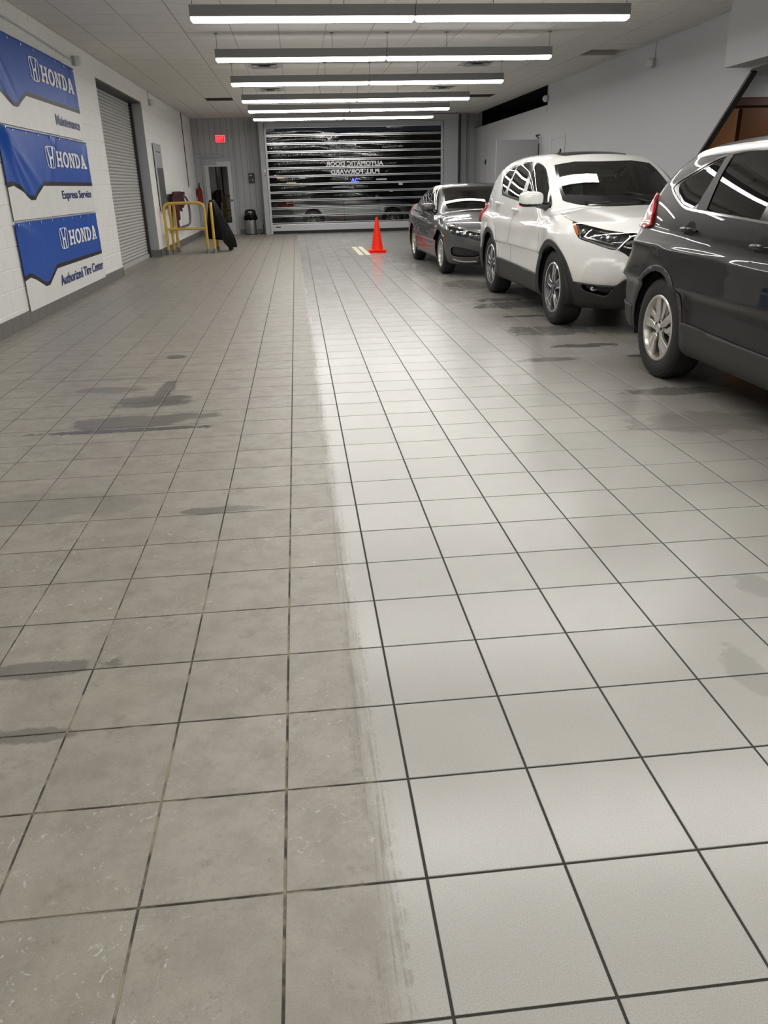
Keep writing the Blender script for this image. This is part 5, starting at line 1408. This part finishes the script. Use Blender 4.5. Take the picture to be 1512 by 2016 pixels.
def cut_all_suv4():
    c = cb
    c.add('hood', feat('top', [(0,-2.08),(.50,-2.06),(.70,-1.92),(.785,-1.7),(.79,-1.35),(.765,-1.02),(0,-1.09)], 1, lambda p: .90-p[:,2]))
    bl = c.tp('side', [(1000,870),(985,1050),(940,1240),(900,1400),(868,1640),(850,1780)], **D3)
    yb = [q[0] for q in bl]; bl = [(bl[0][0]+.02, 1.08)]+bl
    c.add('front_door', feat('side', [(-.88,.36),(-.90,.70),(-.86,1.02),(-.80,1.2),(-.2,1.62),(bl[0][0]-.05,1.64)]+bl+[(bl[-1][0],.36)], 0, lim_side))
    rl = c.tp('side', [(600,700),(470,860),(405,960),(402,1040)], **D3); c.rl = rl
    rl = rl+[(rl[-1][0]-.06, rl[-1][1]-.06),(.86,.62),(.82,.36)]
    c.add('rear_door', feat('side', [(bl[-1][0],.30)]+bl[::-1]+[(bl[0][0]-.05,1.64),(1.0,1.62),(1.35,1.25)]+rl, 0, lim_side))
    for pl in (bl+[(bl[-1][0], .2)], rl, [(-.88,.36),(-.90,.70),(-.86,1.02)]):
        c.add('gap', (lambda pl: lambda p: np.maximum(line_d(pl, VIEW['side'](p))-.0025, np.maximum(lim_side(p), p[:,2]-1.1)))(pl))
    # glass
    up = c.tp('side', [(460,640),(475,590),(540,530),(720,425),(880,325),(1080,236),(1300,185),(1500,150)], **E5)
    dn = c.tp('side', [(1470,1005),(1100,935),(690,870),(600,845),(540,780)], **E5)
    fw = [(up[-1][0]-.35, up[-1][1]+.03),(-.25,1.50),(-.62,1.28),(-.80,1.07)]
    dl = up+fw+[(dn[0][0]-.3, dn[0][1]-.01)]+dn
    c.add('chrome_trim', feat('side', dl, 1, lim_side))
    inn = feat('side', dl, 1, lim_side)
    c.add('trim', lambda p: inn(p)+.013)
    c.add('pillar', sb('side', [(1088,238),(1140,250),(1000,480),(838,862),(725,850),(830,640),(960,440)], E5, 0))
    qg = c.tp('side', [(527,590),(600,532),(860,372),(1055,275),(960,440),(840,640),(718,830),(600,812),(560,762)], **E5)
    c.add('quarter_glass', feat('side', qg, 1, lim_side))
    rg = c.tp('side', [(1138,262),(1320,215),(1500,183)], **E5); rb = c.tp('side', [(1420,958),(1100,905),(842,862),(980,520)], **E5)
    rt = c.tp('side', [(1500,720)], **E5)[0]
    bx = rb[0][0]
    c.add('rear_door_glass', feat('side', rg+[(bx-.10, rg[-1][1]+.015), (bx-.02, rt[1])]+rb, 0, lim_side))
    c.add('front_door_glass', feat('side', [(bx-.16, rg[-1][1]+.015), (-.2,1.47),(-.58,1.25),(-.74,1.075),(bx-.10, rb[0][1]-.01)], 0, lim_side))
    hard = [(-.3,1.55),(.50,1.52),(.60,1.48),(.74,1.12),(.70,1.08),(-.3,1.06)]
    c.add('cowl', feat('front', hard, 0, lambda p: p[:,1]-.2)); c.add('windscreen', feat('front', [(-.3,1.53),(.48,1.5),(.57,1.46),(.70,1.14),(-.3,1.10)], 0, lambda p: p[:,1]-.2))
    c.add('rear_glass', feat('front', [(-.3,1.50),(.48,1.47),(.58,1.16),(-.3,1.13)], 0, lambda p: 1.7-p[:,1]))
    tl = c.tp('oblr', [(308,668),(300,740),(285,850),(262,960),(238,1050),(150,1055),(160,960),(190,850),(240,770),(280,690)], **E5)
    # towards the tail the lamp wraps round, so let the outline run on past the silhouette
    tl = tl[:5]+[(q[0]-.10, q[1]) for q in tl[5:]]
    c.add('tail_light', feat('oblr', tl, 1, lambda p: 1.4-p[:,1]))
    c.add('headlight', feat('obl', [(-1.25,.86),(-.75,.95),(-.70,.86),(-1.0,.76),(-1.25,.76)], 1, lambda p: p[:,1]+1.2))
    c.add('grille', feat('front', [(-.3,.96),(.40,.93),(.36,.72),(-.3,.70)], 0, lambda p: p[:,1]+1.2))
    sd = c.tp('side', [(510,1480),(700,1560),(870,1630),(1110,1725)], **D3)
    c.add('side_cladding', feat('side', [(1.2,.1),(1.2, sd[0][1]+.01)]+sd+[(-1.2, sd[-1][1]-.02),(-1.2,.1)], 0, lambda p: .70-np.abs(p[:,0])))
    rc = c.tp('side', [(100,1290),(150,1310)], **D3); print('rear clad', rc)
    c.add('rear_cladding', feat('side', [(1.5,.1),(1.5,.46),(2.6,.50),(2.6,.1)], 0, None)); c.add('front_cladding', feat('side', [(-1.5,.1),(-1.5,.40),(-2.6,.42),(-2.6,.1)], 0, None))
    for yc in (-1.31, 1.31): c.add('arch_cladding', circ(yc, HZ, .440))
    for yc in (-1.31, 1.31): c.add('void', circ(yc, HZ, .396))
cut_all_suv4()
cb.build(.028, dark_paint)
def finish_suv4():
    c = cb; r = c.root; wp = dark_paint
    c.part(['body','gap'], 'body_shell', [wp, M['gap']], gap=['gap']); c.part('hood', 'hood', wp)
    for s, k in ((-1, lambda q: q[0] < 0), (1, lambda q: q[0] > 0)):
        for d in ('front', 'rear'):
            dr = c.part(d+'_door', d+'_door', wp, keep=k)
            c.part(d+'_door_glass', 'window_glass', M['glass_side'], off=-.004, keep=k, parent=dr)
            if d == 'rear': c.part('pillar', 'pillar_cover', M['cladding_dusty'], off=.002, keep=k, parent=dr)
        c.part('quarter_glass', 'quarter_glass', M['glass_side'], off=-.004, keep=k)
        c.part('chrome_trim', 'chrome_trim', M['chrome'], off=.003, keep=k, normals=True)
        c.islands('trim', 'window_trim', M['black_gloss'], k, off=-.002)
        c.part('arch_cladding', 'arch_cladding', M['cladding_dusty'], keep=lambda q, k=k: k(q) and q[1] > 0, normals=False, solid=.006)
        c.part('arch_cladding', 'arch_cladding', M['cladding_dusty'], keep=lambda q, k=k: k(q) and q[1] < 0, normals=False, solid=.010)
        c.part('side_cladding', 'side_cladding', M['cladding_dusty'], keep=k, normals=False, solid=.012)
        c.part('tail_light', 'tail_light', M['tail'], keep=k, normals=False, solid=.022)
        h = c.part('headlight', 'headlight', M['lamp_dark'], off=-.03, keep=k); c.part('headlight', 'lens', M['lamp_lens'], off=.001, keep=k, parent=h)
        # roof rail
        ys = np.linspace(-.1, 1.44, 26); pts = []
        for y in ys:
            zz = np.linspace(1.3, 1.75, 200); P_ = np.stack([np.full(200, .655-.02*max(0, y-1.0)), np.full(200, y), zz], 1); F = c.body.F(P_); z = zz[np.argmax(F > 0)]
            e = min(1, (y+.1)/.12, (1.44-y)/.26); pts.append((s*P_[0][0], y, z+.002+.016*math.sqrt(max(e, 0))))
        mb = MB(); rows = []
        for (x, y, z) in pts: rows.append([(x+s*.020, y, z-.055), (x+s*.022, y, z-.006), (x+s*.012, y, z+.006), (x-s*.012, y, z+.006), (x-s*.022, y, z-.006), (x-s*.020, y, z-.055)])
        mb.grid(rows); mb.add([rows[0][i] for i in range(6)], [(0,1,2,3,4,5)]); mb.add([rows[-1][i] for i in range(6)], [(0,1,2,3,4,5)])
        O('roof_rail', mb, M['rail'], r, smooth=True, angle=50)
    c.part('windscreen', 'windscreen', M['glass_wind'], off=-.003); c.part('cowl', 'screen_frame', M['black_gloss'], off=-.002)
    c.part('rear_glass', 'rear_glass', M['glass_side'], off=-.003); c.part('grille', 'grille', M['black_gloss'], off=-.01)
    c.part('rear_cladding', 'rear_cladding', M['cladding_dusty'], normals=False, solid=.008); c.part('front_cladding', 'front_cladding', M['cladding_dusty'], normals=False, solid=.008)
    for px, py in ((655,1080),(1450,1275)): handle(c, c.trace([(px, py)], **E5)[0], .20, wp)
    mirror(c, (1.0, -.62, 1.10), (.12, .075, .07), wp, (.86, -.66, 1.03))
    common(c, 2.62, HZ-.008, .225, .232, 'crv4', .902, .396, HZ, -.70, 1.07, 1.02)
    for x in (-.37, .37): seat(r, x, -.02, .50)
    for x in (-.38, .38): seat(r, x, .85, .52, .3)
M['rail'] = P('rail_silver', (.78,.78,.78), .25, .6, var=.02)
finish_suv4()

# =================================================================== grey sedan by the vinyl door
SED = dict(box=(.90,-2.24,2.33,.24,1.40), spine_z=.68, belt=.86, tumble=.32, tumble2=.25, front_c=.40, front_p=2.5, rear_c=.20, crown=.07, k_top=.10, k_plan=.16, k_roof=.11, k_belt=.035,
  screen_c=.24, back_c=.22, roof_crown=.045,
  curves=dict(
    plan=[(-2.4,.82),(-1.9,.865),(-1.35,.898),(-.4,.888),(.5,.890),(1.35,.90),(1.9,.88),(2.4,.82)],
    sect=[(.18,-.055),(.30,-.016),(.42,-.006),(.55,-.010),(.66,0),(.78,-.014),(.92,-.06)],
    front=[(.15,2.05),(.24,2.16),(.36,2.23),(.50,2.265),(.62,2.25),(.70,2.21),(.78,2.10)],
    rear=[(.2,2.2),(.4,2.32),(.6,2.355),(.8,2.34),(1.0,2.28),(1.1,2.2)],
    deck=[(-2.3,.735),(-2.0,.80),(-1.5,.885),(-1.0,.945),(-.6,.92),(0,.90),(1,.95),(1.7,1.02),(2.2,1.07),(2.4,1.03)],
    sill=[(-2.3,.21),(-1.9,.17),(-1.0,.175),(1.0,.18),(1.9,.21),(2.3,.30)],
    screen=[(-1.35,.75),(-1.02,.925),(-.55,1.15),(-.12,1.325),(.10,1.375),(.4,1.408),(.8,1.42),(1.2,1.42)],
    back=[(-.2,1.43),(.3,1.418),(.8,1.385),(1.2,1.31),(1.6,1.19),(1.95,1.08),(2.2,1.0)],
    cab=[(-1.2,.83),(-.6,.855),(.4,.86),(1.2,.84),(1.9,.77),(2.3,.70)]),
  flares=[(-1.35,.33,.415,.016),(1.35,.33,.415,.016)],
  creases=[([(-1.6,.66),(-1.0,.72),(.4,.78),(1.6,.84),(2.2,.86)], .018, .09)])
grey_paint = car_paint('gunmetal_paint', (.082,.083,.087), .6, .45, .85, dcol=(.14,.13,.115), rough=.3)
cs = CarBuild('sedan', 'dark grey sedan parked between the white suv and the vinyl door', SED, (3.275, 13.70), .022)
G7 = dict(sc=6.873, off=(780,330)); H14 = dict(sc=14.4, off=(795,350)); SZ = .33
def sc_(view, pix, k, sm=1, lim=lim_side): return feat(view, cs.tp(view, pix, **k), sm, lim)
def cut_all_sed():
    c = cs
    c.add('hood', feat('top', [(0,-2.14),(.50,-2.10),(.66,-1.98),(.74,-1.75),(.76,-1.35),(.74,-1.02),(0,-1.10)], 1, lambda p: .66-p[:,2]))
    c.add('front_door', feat('side', [(-.86,.28),(-.88,.60),(-.84,.88),(-.78,1.0),(-.1,1.36),(.20,1.38),(.30,.9),(.30,.28)], 0, lim_side))
    c.add('rear_door', feat('side', [(.31,.28),(.31,.9),(.21,1.38),(.8,1.36),(1.25,1.05),(1.22,.86),(1.02,.72),(.90,.55),(.86,.28)], 0, lim_side))
    for pl in ([(-.86,.28),(-.88,.60),(-.84,.88)], [(.305,.28),(.305,.92)], [(1.24,.95),(1.22,.86),(1.02,.72),(.90,.55),(.86,.28)]):
        c.add('gap', (lambda pl: lambda p: np.maximum(line_d(pl, VIEW['side'](p))-.0035, lim_side(p)))(pl))
    c.add('gap', lambda p: np.maximum(line_d([(.66,-1.98),(.74,-1.75),(.76,-1.35),(.74,-1.02)], VIEW['top'](p))-.004, .66-p[:,2]))
    c.add('chrome_trim', feat('side', [(-.80,.885),(-.50,1.06),(-.12,1.265),(.25,1.335),(.7,1.315),(1.15,1.19),(1.50,1.06),(1.40,1.0),(1.0,.955),(.3,.93)], 1, lim_side))
    c.add('trim', feat('side', [(-.76,.90),(-.48,1.055),(-.12,1.25),(.25,1.322),(.7,1.30),(1.12,1.18),(1.44,1.06),(1.38,1.012),(1.0,.968),(.3,.943)], 1, lim_side))
    c.add('rear_door_glass', feat('side', [(.32,.955),(.24,1.305),(.7,1.285),(1.05,1.19),(1.22,1.09),(1.16,.995),(.9,.97)], 1, lim_side))
    c.add('front_door_glass', feat('side', [(.25,.955),(.16,1.30),(-.10,1.24),(-.46,1.045),(-.72,.91),(-.3,.925)], 1, lim_side))
    e = c.trace([(618,290),(630,400),(645,500),(662,588)], **G7); ez = [(abs(q[0]), q[2]) for q in e]
    top = c.trace([(760,268),(980,258)], **G7); bot = c.trace([(760,600),(980,603)], **G7)
    ws = [(-.3, top[1][2]+.003), (abs(top[1][0]), top[1][2]), (abs(top[0][0]), top[0][2])]+ez+[(abs(q[0]), q[2]) for q in bot]+[(-.3, bot[1][2])]
    lm = lambda p: np.maximum(p[:,1]-.30, -1.28-p[:,1])
    c.add('cowl', feat('front', ws, 0, lm))
    c.add('windscreen', feat('front', [(-.3, ws[0][1]-.015)]+[(x-.02, z-.012) for x, z in ws[1:3]]+[(x-.028, z) for x, z in ez[:-1]]+[(ez[-1][0]-.06, ez[-1][1]+.04),(-.3, ez[-1][1]+.02)], 0, lm))
    lf = lambda p: p[:,1]+1.2
    c.add('headlight', sc_('obl', [(690,790),(800,812),(1135,885),(1140,1010),(1000,955),(880,930),(760,900),(722,850)], G7, 1, lf))
    gt = c.trace([(1110,880),(1110,985)], **G7)
    c.add('grille', feat('front', [(abs(gt[0][0])+.02, gt[0][2]+.0), (-.3, gt[0][2]+.005), (-.3, gt[1][2]-.04), (abs(gt[1][0])-.03, gt[1][2]-.04)], 0, lf))
    c.add('lower_grille', sc_('obl', [(735,1085),(800,1062),(1130,1130),(1125,1205),(900,1210),(790,1200),(740,1170)], G7, 1, lf))
    c.add('lower_grille', feat('front', [(-.3,.36),(.42,.36),(.40,.25),(-.3,.25)], 0, lf))
    c.add('rear_glass', feat('top', [(-.3,1.0),(.52,1.02),(.60,1.70),(-.3,1.74)], 0, lambda p: 1.0-p[:,2]))
    c.add('tail_light', feat('side', [(2.0,.78),(1.95,.95),(2.1,1.02),(2.6,1.0),(2.6,.78)], 1, lambda p: .45-np.abs(p[:,0])))
    for yc in (-1.35, 1.35): c.add('void', circ(yc, SZ, .362))
cut_all_sed()
cs.build(.032, grey_paint)
def finish_sed():
    c = cs; r = c.root; wp = grey_paint
    c.part(['body','gap'], 'body_shell', [wp, M['gap']], gap=['gap']); c.part('hood', 'hood', wp)
    for s, k in ((-1, lambda q: q[0] < 0), (1, lambda q: q[0] > 0)):
        for d in ('front', 'rear'):
            dr = c.part(d+'_door', d+'_door', wp, keep=k)
            c.part(d+'_door_glass', 'window_glass', M['glass_front'] if d == 'front' else M['glass_side'], off=-.004, keep=k, parent=dr)
        c.part('trim', 'window_trim', M['black_gloss'], keep=k, off=-.001); c.part('chrome_trim', 'chrome_trim', M['chrome'], keep=k, off=.002)
        h = c.part('headlight', 'headlight', M['lamp_dark'], off=-.04, keep=k); c.part('headlight', 'lens', M['lamp_lens'], off=.001, keep=k, parent=h)
        def line(pix, rad, mat, name, off, par=h, ss=s):
            P_ = c.trace(pix, **G7); N_ = c.body.normal(P_); P_ = P_+N_*off; O(name, MB().tube([(ss*abs(q[0]), q[1], q[2]) for q in P_], rad, 8), mat, par, smooth=True)
        line([(690,782),(800,806),(950,838),(1080,865),(1140,880)], .018, M['chrome'], 'chrome_bar', .004)
        for (px, py, rr) in ((745,850,.04),(830,870,.045),(930,890,.05),(1010,905,.045)):
            q = c.trace([(px, py)], **G7)[0]; n = c.body.normal(q[None])[0]; q = q-n*.03; mb = MB(); rbox(mb, (s*abs(q[0]), q[1], q[2]), (rr, rr*.6, rr*.8), 2.4, 14, 8); O('projector', mb, M['lamp_chrome'], h, smooth=True, angle=180)
        line([(625,915),(650,935)], .016, M['amber'], 'side_marker', .0, r)
        c.part('tail_light', 'tail_light', M['tail'], keep=k, normals=False, solid=.012)
    c.part('windscreen', 'windscreen', M['glass_wind'], off=-.003); c.part('cowl', 'screen_frame', M['black_gloss'], off=-.002)
    c.part('rear_glass', 'rear_glass', M['glass_side'], off=-.003)
    c.part('grille', 'grille', M['black_gloss'], off=-.006); c.part('lower_grille', 'lower_grille', M['black_plastic'], off=-.025)
    P_ = c.trace([(770,1235),(850,1262),(950,1272),(1060,1268)], **G7); P_ = P_+c.body.normal(P_)*.003
    O('chrome_bar', MB().tube([(-abs(q[0]), q[1], q[2]) for q in P_]+[(abs(q[0]), q[1], q[2]) for q in P_[::-1]], .012, 8), M['chrome'], r, smooth=True)
    mc = c.at_x(843, 407.5, .98); print('sed mirror', mc)
    mirror(c, (.98, mc[1], mc[2]), (.115, .07, .062), wp, (.85, mc[1]-.05, mc[2]-.09))
    for px, py in ((820,414),(833,430)): handle(c, c.trace([(px, py)])[0], .20, wp, cup=False)
    common(c, 2.70, SZ-.008, .215, .212, 'sedan', .888, .362, SZ, -.72, .93, .86)
    for x in (-.36, .36): seat(r, x, .02, .30)
    for x in (-.36, .36): seat(r, x, .88, .32, .28)
finish_sed()

# =================================================================== silver sedan outside the vinyl door
silver_paint = car_paint('silver_paint', (.34,.345,.35), .6, .10, .5, rough=.3)
o = copy_tree(cs.root)
o.location = (2.02, 28.05, 0); o.rotation_euler = (0, 0, math.pi/2)
tag(o, 'silver car standing side on outside, seen through the clear vinyl door', 'car')
for ch in [o]+list(o.children_recursive):
    for i, sl in enumerate(ch.material_slots):
        if sl.material == grey_paint: sl.link = 'OBJECT'; sl.material = silver_paint
